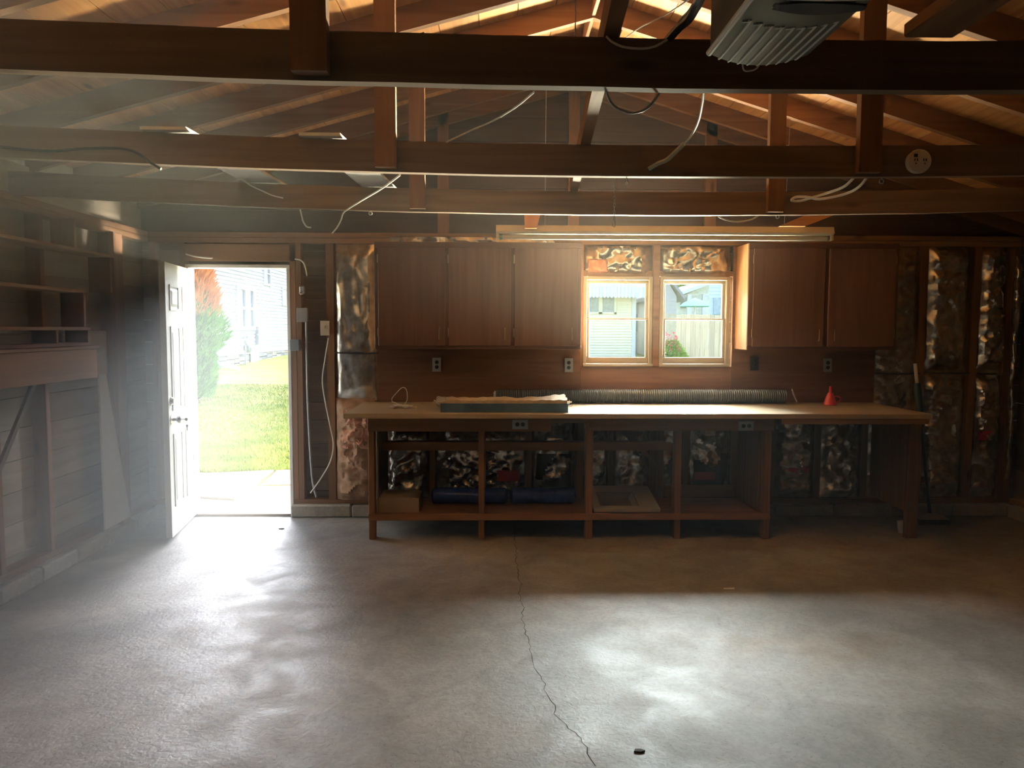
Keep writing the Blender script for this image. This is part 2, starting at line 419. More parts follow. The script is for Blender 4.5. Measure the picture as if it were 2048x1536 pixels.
# short struts above the shop light
MB().hexa([P(1050, 456, Y=5.35), P(1074, 456, Y=5.35), P(1074, 456, Y=5.35)+Vector((0, .04, 0)), P(1050, 456, Y=5.35)+Vector((0, .04, 0)),
           P(1048, 405, Y=5.35), P(1086, 405, Y=5.35), P(1086, 405, Y=5.35)+Vector((0, .04, 0)), P(1048, 405, Y=5.35)+Vector((0, .04, 0))]).build(
    'strut', 'deck', label='short tapered wood strut above the left half of the fluorescent light', cat='strut')
a, b, c, d = P(1560, 452, Y=5.3), P(1612, 452, Y=5.3), P(1720, 410, Y=5.3), P(1660, 410, Y=5.3)
e = Vector((0, .04, 0))
MB().hexa([a, b, b+e, a+e, d, c, c+e, d+e]).build('strut', 'deck', label='slanted wood strut above the right end of the fluorescent light', cat='strut')

# ================================================================== BACK WALL
wb = thing('wall_back', (XM, YB, 0), kind='structure')
DX0, DX1, DZ = -2.50, -1.715, 2.05
WIN = [(.712, 1.283), (1.343, 1.922)]; WZ0, WZ1 = 1.262, 1.997
OPEN = [(DX0-.03, DX1+.03, -1, DZ+.02)]+[(a, b, WZ0, WZ1) for a, b in WIN]
YS0, YS1 = YB+.092, YB+.115           # sheathing boards
rows = [.0, .2, .4, .6, .8, .95, 1.105, WZ0, 1.45, 1.63, 1.81, WZ1, DZ+.02, 2.2, 2.34]
zz = 2.34
while zz < 3.7: zz += .19; rows.append(zz)
for z0, z1 in zip(rows[:-1], rows[1:]):
    lo, hi = XL-.12, XR+.12
    if z0 >= 2.5:                     # gable: stop at the roof
        lo = max(lo, RX-(RZ+.13-z0)/SL+.02); hi = min(hi, RX+(RZ+.13-z0)/SR-.02)
        if hi-lo < .1: continue
    segs = [(lo, hi)]
    for (a, b, c, d) in OPEN:
        if d > z0+.001 and c < z1-.001:
            ns = []
            for s0, s1 in segs:
                if b <= s0 or a >= s1: ns.append((s0, s1)); continue
                if a > s0: ns.append((s0, a))
                if b < s1: ns.append((b, s1))
            segs = ns
    for s0, s1 in segs:
        if s1-s0 < .02: continue
        if z1 > 2.5:
            l2 = max(s0, RX-(RZ+.13-z1)/SL) if z1 < RZ+.13 else RX-.01
            h2 = min(s1, RX+(RZ+.13-z1)/SR) if z1 < RZ+.13 else RX+.01
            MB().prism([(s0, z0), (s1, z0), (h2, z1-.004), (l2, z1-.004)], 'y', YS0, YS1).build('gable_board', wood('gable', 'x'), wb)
        else:
            MB().box((s0, YS0, z0), (s1, YS1, z1-.004)).build('sheathing_board', wood('sheath', 'x'), wb)
# outer siding skin of the garage: closes the joints
def skin(x0, x1, z0, z1): MB().box((x0, YS1+.002, z0), (x1, YS1+.02, z1)).build('outer_siding', plain('garage siding', (.7, .68, .62), .6), wb)
skin(XL-.15, DX0-.03, -.1, 2.6); skin(DX1+.03, WIN[0][0], -.1, 2.6); skin(WIN[0][0], WIN[1][1], -.1, WZ0); skin(WIN[0][1], WIN[1][0], WZ0, WZ1)
skin(WIN[1][1], XR+.15, -.1, 2.6); skin(DX0-.03, DX1+.03, DZ+.02, 2.6); skin(WIN[0][0], WIN[1][1], WZ1, 2.6)
MB().prism([(XL-.15, 2.6), (XR+.15, 2.45), (XR+.15, 2.5), (RX, RZ+.14), (XL-.15, 2.66)], 'y', YS1+.002, YS1+.02).build('outer_gable', plain('garage siding', (.7, .68, .62), .6), wb)
# concrete curb in blocks, bottom plate, top plates
def curb_run(x0, x1, n):
    for i in range(n):
        a = x0+(x1-x0)*i/n; b = x0+(x1-x0)*(i+1)/n-.006
        box('curb_block', (a, YB-.05+U(-.004, .004), 0), (b, YB+.11, .103+U(-.004, .004)), concrete('curb concrete', (.42, .39, .33), (.55, .51, .44), .7, .9), wb, r=.012)
curb_run(DX1+.012, XR, 12); curb_run(XL, DX0-.03, 1)
box('bottom_plate', (DX1+.012, YB, .104), (XR, YB+.09, .145), 'stud', wb)
box('bottom_plate', (XL, YB, .104), (DX0-.03, YB+.09, .145), 'stud', wb)
box('top_plate', (XL, YB, 2.255), (XR, YB+.09, 2.297), 'stud', wb)
box('top_plate', (XL, YB, 2.299), (XR, YB+.09, ZP), 'stud', wb)
box('door_header', (DX0-.06, YB, DZ+.055), (DX1+.075, YB+.045, DZ+.195), 'stud', wb)
def stud(xc, z0=.146, z1=2.254, wd=.042, lean=0, nm='stud'):
    MB().hexa([(xc-wd/2, YB, z0), (xc+wd/2, YB, z0), (xc+wd/2, YB+.09, z0), (xc-wd/2, YB+.09, z0),
               (xc-wd/2+lean, YB, z1), (xc+wd/2+lean, YB, z1), (xc+wd/2+lean, YB+.09, z1), (xc-wd/2+lean, YB+.09, z1)]).build(nm, 'stud', wb)
XU = lambda u: P(u, 900, Y=YB).x
for x in (DX1+.052, DX1+.098): stud(x)
stud(DX0-.052); stud(XL+.03)
full = [664, 762, 864, 1058, 1157, 1470, 1545, 1636, 1730]
for u in full: stud(XU(u), wd=.06 if u in (664, 1157, 1470) else .045)
stud(1.313, wd=.058)
for u in (1222, 1372): stud(XU(u), z1=WZ0-.045)
stud(3.55, wd=.06, lean=-.015); stud(3.97, wd=.06, lean=.02); stud(4.265, wd=.05)
stud(XR-.03)
box('window_sill_plate', (.66, YB, WZ0-.042), (1.97, YB+.09, WZ0-.002), 'stud', wb)
box('window_header', (.66, YB+.03, WZ1+.004), (1.97, YB+.09, WZ1+.05), 'stud', wb)
for x in (-.44, .63, 1.76):
    MB().hexa([(x-.045, YB+.04, ZP+.001), (x+.045, YB+.04, ZP+.001), (x+.045, YB+.085, ZP+.001), (x-.045, YB+.085, ZP+.001),
               (x-.045, YB+.04, roof(x-.045)+.1), (x+.045, YB+.04, roof(x+.045)+.1), (x+.045, YB+.085, roof(x+.045)+.1), (x-.045, YB+.085, roof(x-.045)+.1)]).build('gable_stud', 'rafter', wb)
# gable rafters lying against the boards
for sd in (-1, 1):
    xe = XL-.1 if sd < 0 else XR+.1
    MB().hexa([(RX, YB+.04, RZ), (RX, YB+.085, RZ), (xe, YB+.085, roof(xe)), (xe, YB+.04, roof(xe)),
               (RX, YB+.04, RZ+RD), (RX, YB+.085, RZ+RD), (xe, YB+.085, roof(xe)+RD), (xe, YB+.04, roof(xe)+RD)]).build('gable_rafter', 'rafter', wb)

# foil faced insulation batts between the studs
def batt(x0, x1, z0, z1, amp=.016, bulge=.03, seed=0, tear=None, name='foil_batt', mat=None, parent=wb, step=.018, y=YB+.012, vert=1.0):
    nx = max(6, int((x1-x0)/step)); nz = max(8, int((z1-z0)/step)); vs = []; fs = []
    for j in range(nz+1):
        for i in range(nx+1):
            fx, fz = i/nx, j/nz; x = x0+(x1-x0)*fx; z = z0+(z1-z0)*fz
            q = Vector((x*1.0+seed*3.1, seed*1.7, z))
            e = min(1, 6*min(fx, 1-fx))*min(1, 10*min(fz, 1-fz))
            h = bulge*(4*fx*(1-fx))**.5*e
            wv = Vector((q.x, q.y, q.z*vert))
            h += amp*e*(1-2*abs(noise.noise(wv*8)))+amp*.8*e*(1-2.2*abs(noise.noise(wv*17+Vector((5, 0, 0)))))
            h += amp*1.3*e*noise.noise(Vector((q.x*4, q.y, q.z*2.0)))+amp*.3*e*noise.noise(wv*34)
            dx = .012*noise.noise(q*6+Vector((0, 9, 0)))*min(1, 4*min(fz, 1-fz)+.2)
            vs.append((x+dx*(1 if 0 < i < nx else .8), y-h+.012*(1-e), z+(.012*noise.noise(q*11) if j in (0, nz) else 0)))
    W_ = nx+1
    for j in range(nz):
        for i in range(nx):
            if tear and tear((i+.5)/nx, (j+.5)/nz, Vector((x0+(x1-x0)*i/nx, seed, z0+(z1-z0)*j/nz))): continue
            q4 = (j*W_+i, j*W_+i+1, (j+1)*W_+i+1, (j+1)*W_+i)
            fs += [(q4[0], q4[1], q4[2]), (q4[0], q4[2], q4[3])] if (i*7+j*3+seed) % 5 < 3 else [(q4[0], q4[1], q4[3]), (q4[1], q4[2], q4[3])]
    return MB().add(vs, fs).build(name, mat or foil(), parent, smooth=True)

pink = grassmat('pink glass wool', (.46, .21, .13), (.72, .42, .30), 14)
tan_ = grassmat('aged glass wool', (.30, .19, .11), (.60, .38, .26), 9)
xs = sorted([XU(u) for u in (664, 762, 864, 1058, 1157, 1222, 1372, 1470, 1545, 1636, 1730)]+[1.313])
# tall batt beside the door-side stud: foil above, bare wool below
batt(XU(664)+.03, -.985, .945, 2.285, seed=1, amp=.009, bulge=.02, vert=.35)
batt(XU(664)+.035, XU(738)+.05, .125, .99, amp=.03, bulge=.035, seed=2, name='wool_batt', mat=tan_, y=YB+.0)
batt(XU(664)+.06, XU(738)+.05, .55, .93, amp=.04, bulge=.05, seed=3, name='wool_batt', mat=pink, y=YB-.005)
sd = 4
for a, b in zip(xs[1:-1], xs[2:]):
    if b-a < .15: continue
    tear = None
    if sd in (6, 9, 10):
        tear = lambda fx, fz, q: .12 < fz < .5 and noise.noise(q*5+Vector((3, 3, 3))) > -.02 and .12 < fx < .92
        batt(a+.03, b-.03, .12, .62, amp=.012, bulge=.0, seed=sd+40, name='wool_batt', mat=plain('dirty dark wool', (.09, .075, .06), .95), y=YB+.06)
    batt(a+.025, b-.025, .13, .955, seed=sd, tear=tear, amp=.017); sd += 1
# bays to the right of the workbench
batt(3.13, 3.515, .13, 2.285, seed=20, amp=.010, bulge=.02)
batt(3.585, 3.935, .13, 1.205, seed=21, amp=.013); batt(3.585, 3.935, 1.215, 2.285, seed=22, amp=.014, tear=None)
batt(4.01, 4.235, .13, 1.20, seed=23, amp=.017); batt(4.01, 4.24, 1.21, 2.285, seed=24, amp=.022)
batt(4.295, 4.345, .2, 2.285, seed=25, amp=.012)
# above the windows
batt(.725, 1.28, 2.02, 2.262, seed=31, amp=.018, y=YB+.03); batt(1.345, 1.935, 2.02, 2.262, seed=32, amp=.018, y=YB+.03)
batt(.75, .93, 2.03, 2.14, seed=33, amp=.012, name='wool_batt', mat=pink, y=YB+.005)
# foil lip showing above the left cabinet
batt(-.93, .66, 2.235, 2.315, seed=34, amp=.016, bulge=.015, y=YB-.004, name='foil_lip', step=.03)
# wires that hold the batts up
for x0, x1, z in ((XU(664)+.04, -.96, 1.362), (3.14, 3.52, 1.205), (3.58, 3.94, 1.21), (4.0, 4.24, 1.205)):
    MB().tube([(x0, YB-.03, z+.004), ((x0+x1)/2, YB-.042, z-.004), (x1, YB-.03, z)], .006, 6, 4).build('batt_wire', plain('dark wire', (.06, .055, .05), .5), wb)
# red print on the foil
for u0, u1, v0, v1 in ((994, 1040, 941, 962), (1388, 1430, 944, 960), (1577, 1618, 936, 952), (1955, 1990, 862, 880)):
    a = P(u0, v1, Y=YB-.034); b = P(u1, v0, Y=YB-.034)
    n = 10; vs = []
    for i in range(n+1):
        for j in range(4):
            x = a.x+(b.x-a.x)*i/n; z = a.z+(b.z-a.z)*j/3
            vs.append((x, YB-.036-.006*noise.noise(Vector((x*12, 3, z*12))), z))
    MB().add(vs, [(4*i+j, 4*i+4+j, 4*i+5+j, 4*i+1+j) for i in range(n) for j in range(3)]).build('printed_label', RED(), wb)

# plywood lining between bench and cabinets, around the windows
def lining(x0, x1, z0, z1): MB().box((x0, YB-.012, z0), (x1, YB-.001, z1)).build('plywood_lining', wood('panel', 'x'), wb)
lining(-.985, .690, .96, 1.44); lining(.692, 1.945, .96, WZ0-.006); lining(1.947, 3.146, .96, 1.44)
lining(.655, .690, 1.44, 2.25); lining(1.945, 1.975, 1.44, 2.25)
lining(1.287, 1.339, WZ0, 2.25)

# ================================================================== LEFT WALL
wl = thing('wall_left', (XL, 2.5, 0), kind='structure')
zr = [0, .19, .38, .57, .76, .95, 1.14, 1.33, 1.52, 1.71, 1.90, 2.09, 2.34, 2.56]
for z0, z1 in zip(zr[:-1], zr[1:]):
    MB().box((XL-.115, YF-.1, z0), (XL-.092, YB+.09, z1-.004)).build('sheathing_board', wood('glare_grey', 'y'), wl)
MB().box((XL-.14, YF-.1, -.1), (XL-.117, YB+.09, 2.75)).build('outer_siding', plain('garage siding', (.7, .68, .62), .6), wl)
y = YB-.06; i = 0
while y > YF:
    y0 = max(y-.40, YF)
    box('curb_block', (XL-.09, y0+.006, 0), (XL+.05+U(-.004, .004), y, .103+U(-.004, .004)), concrete('curb concrete', (.42, .39, .33), (.55, .51, .44), .7, .9), wl, r=.012)
    y -= .40
box('bottom_plate', (XL-.09, YF, .104), (XL, YB, .145), 'stud', wl)
box('top_plate', (XL-.09, YF, 2.255), (XL, YB, 2.297), 'stud', wl)
box('top_plate', (XL-.09, YF, 2.299), (XL, YB, ZP), 'stud', wl)
for yy in (5.66, 4.80, 4.31, 3.85, 3.25, 2.6, 2.0, 1.4, .8, .2, -.4):
    box('stud', (XL-.09, yy-.022, .146), (XL+.0, yy+.022, 2.254), 'stud', wl)
box('corner_post', (XL-.0, 5.60, .104), (XL+.045, 5.73, 2.254), 'stud', wl)

# open plank shelves built onto the left wall
sh = thing('wall_shelf', (XL+.1, 4.2, 1.4), 'open wooden plank shelving fixed along the left wall', 'shelf')
for z, y1 in ((2.045, 5.37), (1.785, 5.0), (1.545, 5.03), (1.445, 5.03)):
    box('shelf_board', (XL+.002, 2.6, z), (XL+.16, y1, z+.022), 'bench', sh)
for yy, z0, z1 in ((5.02, 1.467, 1.545), (4.66, 1.467, 1.545), (4.98, 1.567, 1.785), (5.33, 1.807, 2.045), (4.9, 2.067, 2.25), (3.6, 1.467, 2.045)):
    box('divider', (XL+.004, yy-.012, z0), (XL+.155, yy+.012, z1), 'bench', sh)
box('apron', (XL+.165, 2.6, 1.235), (XL+.20, 5.02, 1.425), 'bench', sh)
box('ledge', (XL+.002, 2.6, 1.426), (XL+.215, 5.04, 1.444), 'bench', sh)
MB().hexa([(XL+.02, 4.20, .72), (XL+.04, 4.20, .72), (XL+.04, 4.225, .70), (XL+.02, 4.225, .70), (XL+.02, 4.60, 1.235), (XL+.04, 4.60, 1.235), (XL+.04, 4.64, 1.235), (XL+.02, 4.64, 1.235)]).build('brace', wood('sheath', 'z'), sh)
# white panel leaning on the wall
vs = [P(208, 1060, X=XL+.052), P(258, 1033, X=XL+.052), P(258, 1033, X=XL+.052)+Vector((.012, 0, 0)), P(208, 1060, X=XL+.052)+Vector((.012, 0, 0)),
      P(191, 662, X=XL+.052), P(194, 662, X=XL+.052), P(194, 662, X=XL+.052)+Vector((.012, 0, 0)), P(191, 662, X=XL+.052)+Vector((.012, 0, 0))]
for k in range(4): vs[k].z = max(vs[k].z, .106)
MB().hexa(vs).build('leaning_panel', plain('white hardboard', (.66, .66, .62), .5, var=.04), label='tall white tapering panel leaning on the left wall', cat='panel')
box('hung_board', (XL+.066, 5.05, 1.24), (XL+.081, 5.385, 1.545), wood('glare_grey', 'y'), label='grey rectangular board hung on the left wall over the white panel', cat='board')

# ================================================================== RIGHT AND FRONT WALLS
wr = thing('wall_right', (XR, 2.5, 0), kind='structure')
for z0, z1 in zip(zr[:-1], zr[1:]):
    MB().box((XR+.092, YF-.1, z0), (XR+.115, YB+.09, z1-.004)).build('sheathing_board', wood('sheath', 'y'), wr)
MB().box((XR+.117, YF-.1, -.1), (XR+.14, YB+.09, 2.75)).build('outer_siding', plain('garage siding', (.7, .68, .62), .6), wr)
box('curb_block', (XR-.05, YF, 0), (XR+.09, YB-.06, .103), concrete('curb concrete', (.42, .39, .33), (.55, .51, .44), .7, .9), wr)
box('bottom_plate', (XR, YF, .104), (XR+.09, YB, .145), 'stud', wr)
box('top_plate', (XR, YF, 2.255), (XR+.09, YB, ZP), 'stud', wr)
for k in range(12): box('stud', (XR, YF+.3+.6*k, .146), (XR+.09, YF+.342+.6*k, 2.254), 'stud', wr)
wf = thing('wall_front', (XM, YF, 0), kind='structure')
MB().prism([(XL-.12, 2.25), (XR+.12, 2.25), (XR+.12, roof(XR)+.13), (RX, RZ+.13), (XL-.12, roof(XL)+.13)], 'y', YF-.1, YF-.06).build('gable_boarding', wood('sheath', 'x'), wf)
MB().box((XL-.12, YF-.1, -.1), (XL+.6, YF-.06, 2.25)).build('side_boarding', wood('sheath', 'z'), wf)
MB().box((XR-.6, YF-.1, -.1), (XR+.12, YF-.06, 2.25)).build('side_boarding', wood('sheath', 'z'), wf)
gd = thing('door_2', (XM, YF, 0), kind='structure')
for k in range(4): box('door_section', (XL+.6, YF-.09, .003+k*.562), (XR-.6, YF-.05, .003+(k+1)*.562-.002), plain('brown door enamel', (.11, .085, .065), .6), gd)

# ================================================================== SIDE DOOR
d1 = thing('door_1', ((DX0+DX1)/2, YB, 0), kind='structure')
box('jamb', (DX0-.03, YB-.004, .02), (DX0-.002, YB+.115, DZ), WHITE(), d1)
box('jamb', (DX1+.002, YB-.004, .02), (DX1+.03, YB+.115, DZ), WHITE(), d1)
box('head_jamb', (DX0-.03, YB-.004, DZ+.001), (DX1+.03, YB+.115, DZ+.03), WHITE(), d1)
box('threshold', (DX0-.03, YB+.0, .0), (DX1+.03, YB+.16, .022), plain('worn threshold wood', (.22, .17, .12), .6), d1)
H0 = Vector((DX0+.012, YB+.03, 0)); dd = Vector((.15, -.9887, 0)).normalized(); dn = Vector((-dd.y, dd.x, 0))
def T(u, w, z): return H0+dd*u+dn*w+Vector((0, 0, z))
def dbox(mb, u0, u1, w0, w1, z0, z1):
    return mb.hexa([T(u0, w0, z0), T(u1, w0, z0), T(u1, w1, z0), T(u0, w1, z0), T(u0, w0, z1), T(u1, w0, z1), T(u1, w1, z1), T(u0, w1, z1)])
leaf = dbox(MB(), 0, .795, -.042, 0, .03, 2.035).build('door_leaf', plain('door enamel', (.50, .49, .455), .4, var=.03), d1)
def dpanel(u0, u1, z0, z1):
    mb = MB(); k = .016
    dbox(mb, u0, u1, 0, .007, z0, z0+k); dbox(mb, u0, u1, 0, .007, z1-k, z1); dbox(mb, u0, u0+k, 0, .007, z0+k, z1-k); dbox(mb, u1-k, u1, 0, .007, z0+k, z1-k)
    a, b, c, d = u0+.03, u1-.03, z0+.03, z1-.03; e = .018
    mb.add([T(a, .0005, c), T(b, .0005, c), T(b, .0005, d), T(a, .0005, d), T(a+e, .008, c+e), T(b-e, .008, c+e), T(b-e, .008, d-e), T(a+e, .008, d-e)],
           [(0, 3, 2, 1), (4, 5, 6, 7), (0, 1, 5, 4), (1, 2, 6, 5), (2, 3, 7, 6), (3, 0, 4, 7)])
    mb.build('door_panel', plain('door enamel', (.50, .49, .455), .4, var=.03), leaf)
for u0, u1 in ((.10, .345), (.45, .695)):
    dpanel(u0, u1, 1.69, 1.88); dpanel(u0, u1, .955, 1.575); dpanel(u0, u1, .24, .785)
kz = .895
MB().lathe([(.034, 0), (.034, .006), (.014, .012), (.012, .035), (.022, .042), (.029, .055), (.027, .068), (.012, .075), (0, .076)], T(.735, 0, kz), dn, 18).build('door_knob', STEEL(), leaf, label='nickel door knob with a key in it')
MB().lathe([(.03, 0), (.03, .008), (.022, .02), (.02, .024), (0, .025)], T(.735, 0, 1.03), dn, 18).build('deadbolt', STEEL(), leaf)
mb = MB(); c = T(.735, .078, kz)
mb.hexa([c+dd*-.003+dn*0+Vector((0, 0, -.004)), c+dd*.003+Vector((0, 0, -.004)), c+dd*.003+dn*.02+Vector((0, 0, -.004)), c+dd*-.003+dn*.02+Vector((0, 0, -.004)),
         c+dd*-.003+Vector((0, 0, .004)), c+dd*.003+Vector((0, 0, .004)), c+dd*.003+dn*.02+Vector((0, 0, .004)), c+dd*-.003+dn*.02+Vector((0, 0, .004))])
mb.lathe([(.011, -.002), (.013, 0), (.011, .002)], c+dn*.026, dd, 12)
mb.tube([c+dn*.028, c+dn*.032+Vector((0, 0, -.02)), c+dn*.03+Vector((0, 0, -.04))], .002, 6)
mb.lathe([(.01, -.0015), (.011, 0), (.01, .0015)], c+dn*.03+Vector((0, 0, -.048)), dd, 12)
mb.box(c+dn*.03+Vector((-.004, -.002, -.085)), c+dn*.03+Vector((.004, .002, -.055)))
mb.build('key', STEEL(), leaf)
for z in (.25, 1.05, 1.82):
    mb = MB(); dbox(mb, -.006, .03, -.0455, -.0425, z-.05, z+.05); mb.build('hinge', STEEL(), leaf)

# ================================================================== WINDOWS
def window(n, x0, x1):
    wn = thing(f'window_{n}', ((x0+x1)/2, YB, WZ0), kind='structure')
    wt = plain('weathered cream paint', (.46, .40, .31), .55, var=.1); y0, y1 = YB-.016, YB+.06
    f = .030
    box('frame', (x0, y0, WZ0), (x0+f, y1, WZ1), wt, wn); box('frame', (x1-f, y0, WZ0), (x1, y1, WZ1), wt, wn)
    box('frame', (x0+f, y0, WZ1-f), (x1-f, y1, WZ1), wt, wn)
    box('sill', (x0-.004, y0-.018, WZ0-.004), (x1+.004, y1, WZ0+.018), wood('pale', 'x'), wn)
    a, b = x0+f+.001, x1-f-.001; zm = 1.648
    for zb, zt, yy, nm in ((WZ0+.019, zm+.008, YB+.004, 'lower_sash'), (zm-.008, WZ1-f-.001, YB+.030, 'upper_sash')):
        sx = thing(nm, ((a+b)/2, yy, zb), parent=wn); k = .022
        bot = .052 if nm == 'lower_sash' else .016; top = .016 if nm == 'lower_sash' else .028
        box('rail', (a, yy, zb), (b, yy+.024, zb+bot), wt if nm == 'upper_sash' else wood('pale', 'x'), sx); box('rail', (a, yy, zt-top), (b, yy+.024, zt), wt, sx)
        box('stile', (a, yy, zb+bot), (a+k, yy+.024, zt-top), wt, sx); box('stile', (b-k, yy, zb+bot), (b, yy+.024, zt-top), wt, sx)
        MB().box((a+k, yy+.010, zb+bot), (b-k, yy+.013, zt-top)).build('pane', glass(), sx)
window(1, *WIN[0]); window(2, *WIN[1])

# ================================================================== UPPER CABINETS
YC0 = 5.92
def cabinet(x0, x1, z0, z1, doors, label, hinges, grp='upper cabinets'):
    t = thing('wall_cabinet', ((x0+x1)/2, YC0+.16, z0), label, 'cabinet', grp)
    cb = wood('cab', 'z')
    MB().bbox((x0, YC0+.02, z0), (x0+.018, YB-.015, z1)).build('side_panel', wood('cabside_lit', 'z'), t)
    MB().bbox((x1-.018, YC0+.02, z0), (x1, YB-.015, z1)).build('side_panel', wood('cabside_lit', 'z'), t)
    MB().bbox((x0+.018, YC0+.02, z0+.012), (x1-.018, YB-.015, z0+.030)).build('bottom_panel', wood('cab', 'x'), t)
    MB().bbox((x0+.018, YC0+.02, z1-.018), (x1-.018, YB-.015, z1)).build('top_panel', wood('cab', 'x'), t)
    box('face_rail', (x0, YC0, z0), (x1, YC0+.019, z0+.035), wood('cab', 'x'), t); box('face_rail', (x0, YC0, z1-.05), (x1, YC0+.019, z1), wood('cab', 'x'), t)
    ed = [x0]+[(doors[i][1]+doors[i+1][0])/2 for i in range(len(doors)-1)]+[x1]
    for i, e in enumerate(ed):
        a = x0 if i == 0 else doors[i-1][1]-.008; b = x1 if i == len(ed)-1 else doors[i][0]+.008
        box('face_stile', (a, YC0, z0+.035), (b, YC0+.019, z1-.05), cb, t)
    for (a, b), hs in zip(doors, hinges):
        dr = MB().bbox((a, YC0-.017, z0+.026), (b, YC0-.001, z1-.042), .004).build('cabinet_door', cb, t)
        hx = b-.045 if hs == 'l' else a+.045
        z = z0+.12
        MB().tube([(hx, YC0-.017, z-.045), (hx, YC0-.04, z-.04), (hx, YC0-.042, z), (hx, YC0-.04, z+.04), (hx, YC0-.017, z+.045)], .0045, 8, 4).build('handle', plain('aged brass', (.32, .25, .15), .4, .8), dr)
        ex = a-.002 if hs == 'l' else b+.002
        for hz in (z0+.13, z1-.13):
            MB().lathe([(.005, -.032), (.005, .032)], (ex, YC0-.014, hz), 'z', 8).build('hinge', plain('aged brass', (.32, .25, .15), .4, .8), dr)
    return t
cabinet(-.947, .660, 1.405, 2.232, [(-.918, -.40), (-.375, .108), (.135, .628)], 'brown plywood wall cabinet with three doors, left of the windows', 'lll')
cabinet(1.966, 3.150, 1.405, 2.240, [(2.000, 2.565), (2.595, 3.122)], 'brown plywood wall cabinet with two doors, right of the windows', 'lr')

# ================================================================== WORKBENCH
bt = thing('workbench', (1.0, 5.7, 0), 'long wooden workbench with open shelves along the back wall', 'workbench')
ZB = .962; YW0, YW1 = 5.35, YB-.016
MB().bbox((-1.088, YW0, ZB-.036), (3.135, YW1, ZB), .004).build('benchtop', wood('top', 'x'), bt)
YL = 5.54
LEG = [(-.944, -.900), (-.133, -.088), (.663, .716), (1.325, 1.374), (1.995, 2.044)]
for i, (a, b) in enumerate(LEG):
    box('leg', (a, YL, 0.001), (b, YL+.085, ZB-.038), wood('bench', 'z'), bt)
    box('rear_leg', (a, YB-.11, 0.001), (b, YB-.065, ZB-.038), wood('bench', 'z'), bt)
box('leg', (3.078, YL, .001), (3.165, YL+.045, ZB-.038), wood('bench', 'z'), bt)
box('apron', (-.944, YL-.022, .812), (.40, YL-.001, ZB-.038), wood('bench', 'x'), bt)
box('apron', (.68, YL-.022, .818), (2.05, YL-.001, ZB-.038), wood('bench', 'x'), bt)
box('apron_cleat', (.40, YL-.018, .875), (.68, YL-.001, ZB-.038), wood('bench', 'x'), bt)
box('front_edge', (2.05, YW0+.01, ZB-.075), (3.12, YW0+.03, ZB-.038), wood('bench', 'x'), bt)
box('bottom_shelf', (-.93, YL+.0, .163), (2.03, YB-.12, .181), wood('bench', 'x'), bt)
box('shelf_edge', (-.944, YL-.016, .148), (2.045, YL-.001, .197), wood('bench', 'x'), bt)
box('middle_shelf', (-.93, YL+.30, .640), (1.36, YB-.12, .658), wood('bench', 'x'), bt)
box('middle_shelf_edge', (-.93, YL+.285, .622), (1.36, YL+.299, .690), wood('bench', 'x'), bt)
box('end_panel', (-.898, YL+.087, .182), (-.882, YB-.12, ZB-.04), wood('sheath', 'z'), bt)
box('end_panel', (1.978, YL+.087, .182), (1.994, YB-.12, ZB-.04), wood('bench', 'z'), bt)
box('end_panel', (3.085, YL+.047, .20), (3.103, YB-.12, ZB-.04), wood('bench', 'z'), bt)
MB().hexa([(1.30, YB-.16, .45), (1.30, YB-.13, .45), (1.36, YB-.13, .40), (1.36, YB-.16, .40), (1.00, YB-.16, .74), (1.00, YB-.13, .74), (1.06, YB-.13, .78), (1.06, YB-.16, .78)]).build('brace', wood('bench', 'x'), bt)
box('rear_rail', (1.38, YB-.14, .19), (1.97, YB-.12, .29), wood('bench', 'x'), bt)

# ================================================================== THINGS ON THE BENCH
# corrugated drain hose
p0 = P(992, 790, Y=6.1).x; p1 = P(1572, 790, Y=6.1).x
prof = [(.040, 0), (.052, .0)]
n = 134
for i in range(n*4+1):
    t = i/4
    k = (.058, .052, .050, .056)[i % 4]
    prof.append((k, .004+(p1-p0-.008)*t/n))
prof += [(.052, p1-p0), (.040, p1-p0), (.038, p1-p0-.06), (0, p1-p0-.061)]
hz = thing('drain_hose', (p0, 6.1, ZB), 'long black corrugated drain hose lying along the back of the bench', 'hose')
MB().lathe(prof, (p0, 6.12, ZB+.060), 'x', 18).build('hose_wall', plain('black ribbed polythene', (.085, .095, .10), .25, var=.1), hz)
MB().lathe([(.030, 0), (.043, .012), (.043, .04), (.030, .05)], (p0-.02, 6.12, ZB+.06), 'x', 14).build('hose_coupler', plain('clear grey plastic', (.45, .46, .46), .25), hz)
MB().tube([P(1584, 778, Y=6.0), P(1588, 790, Y=5.98), P(1594, 804, Y=5.96)], .006, 8, 3).build('hose_hook', STEEL(), hz)

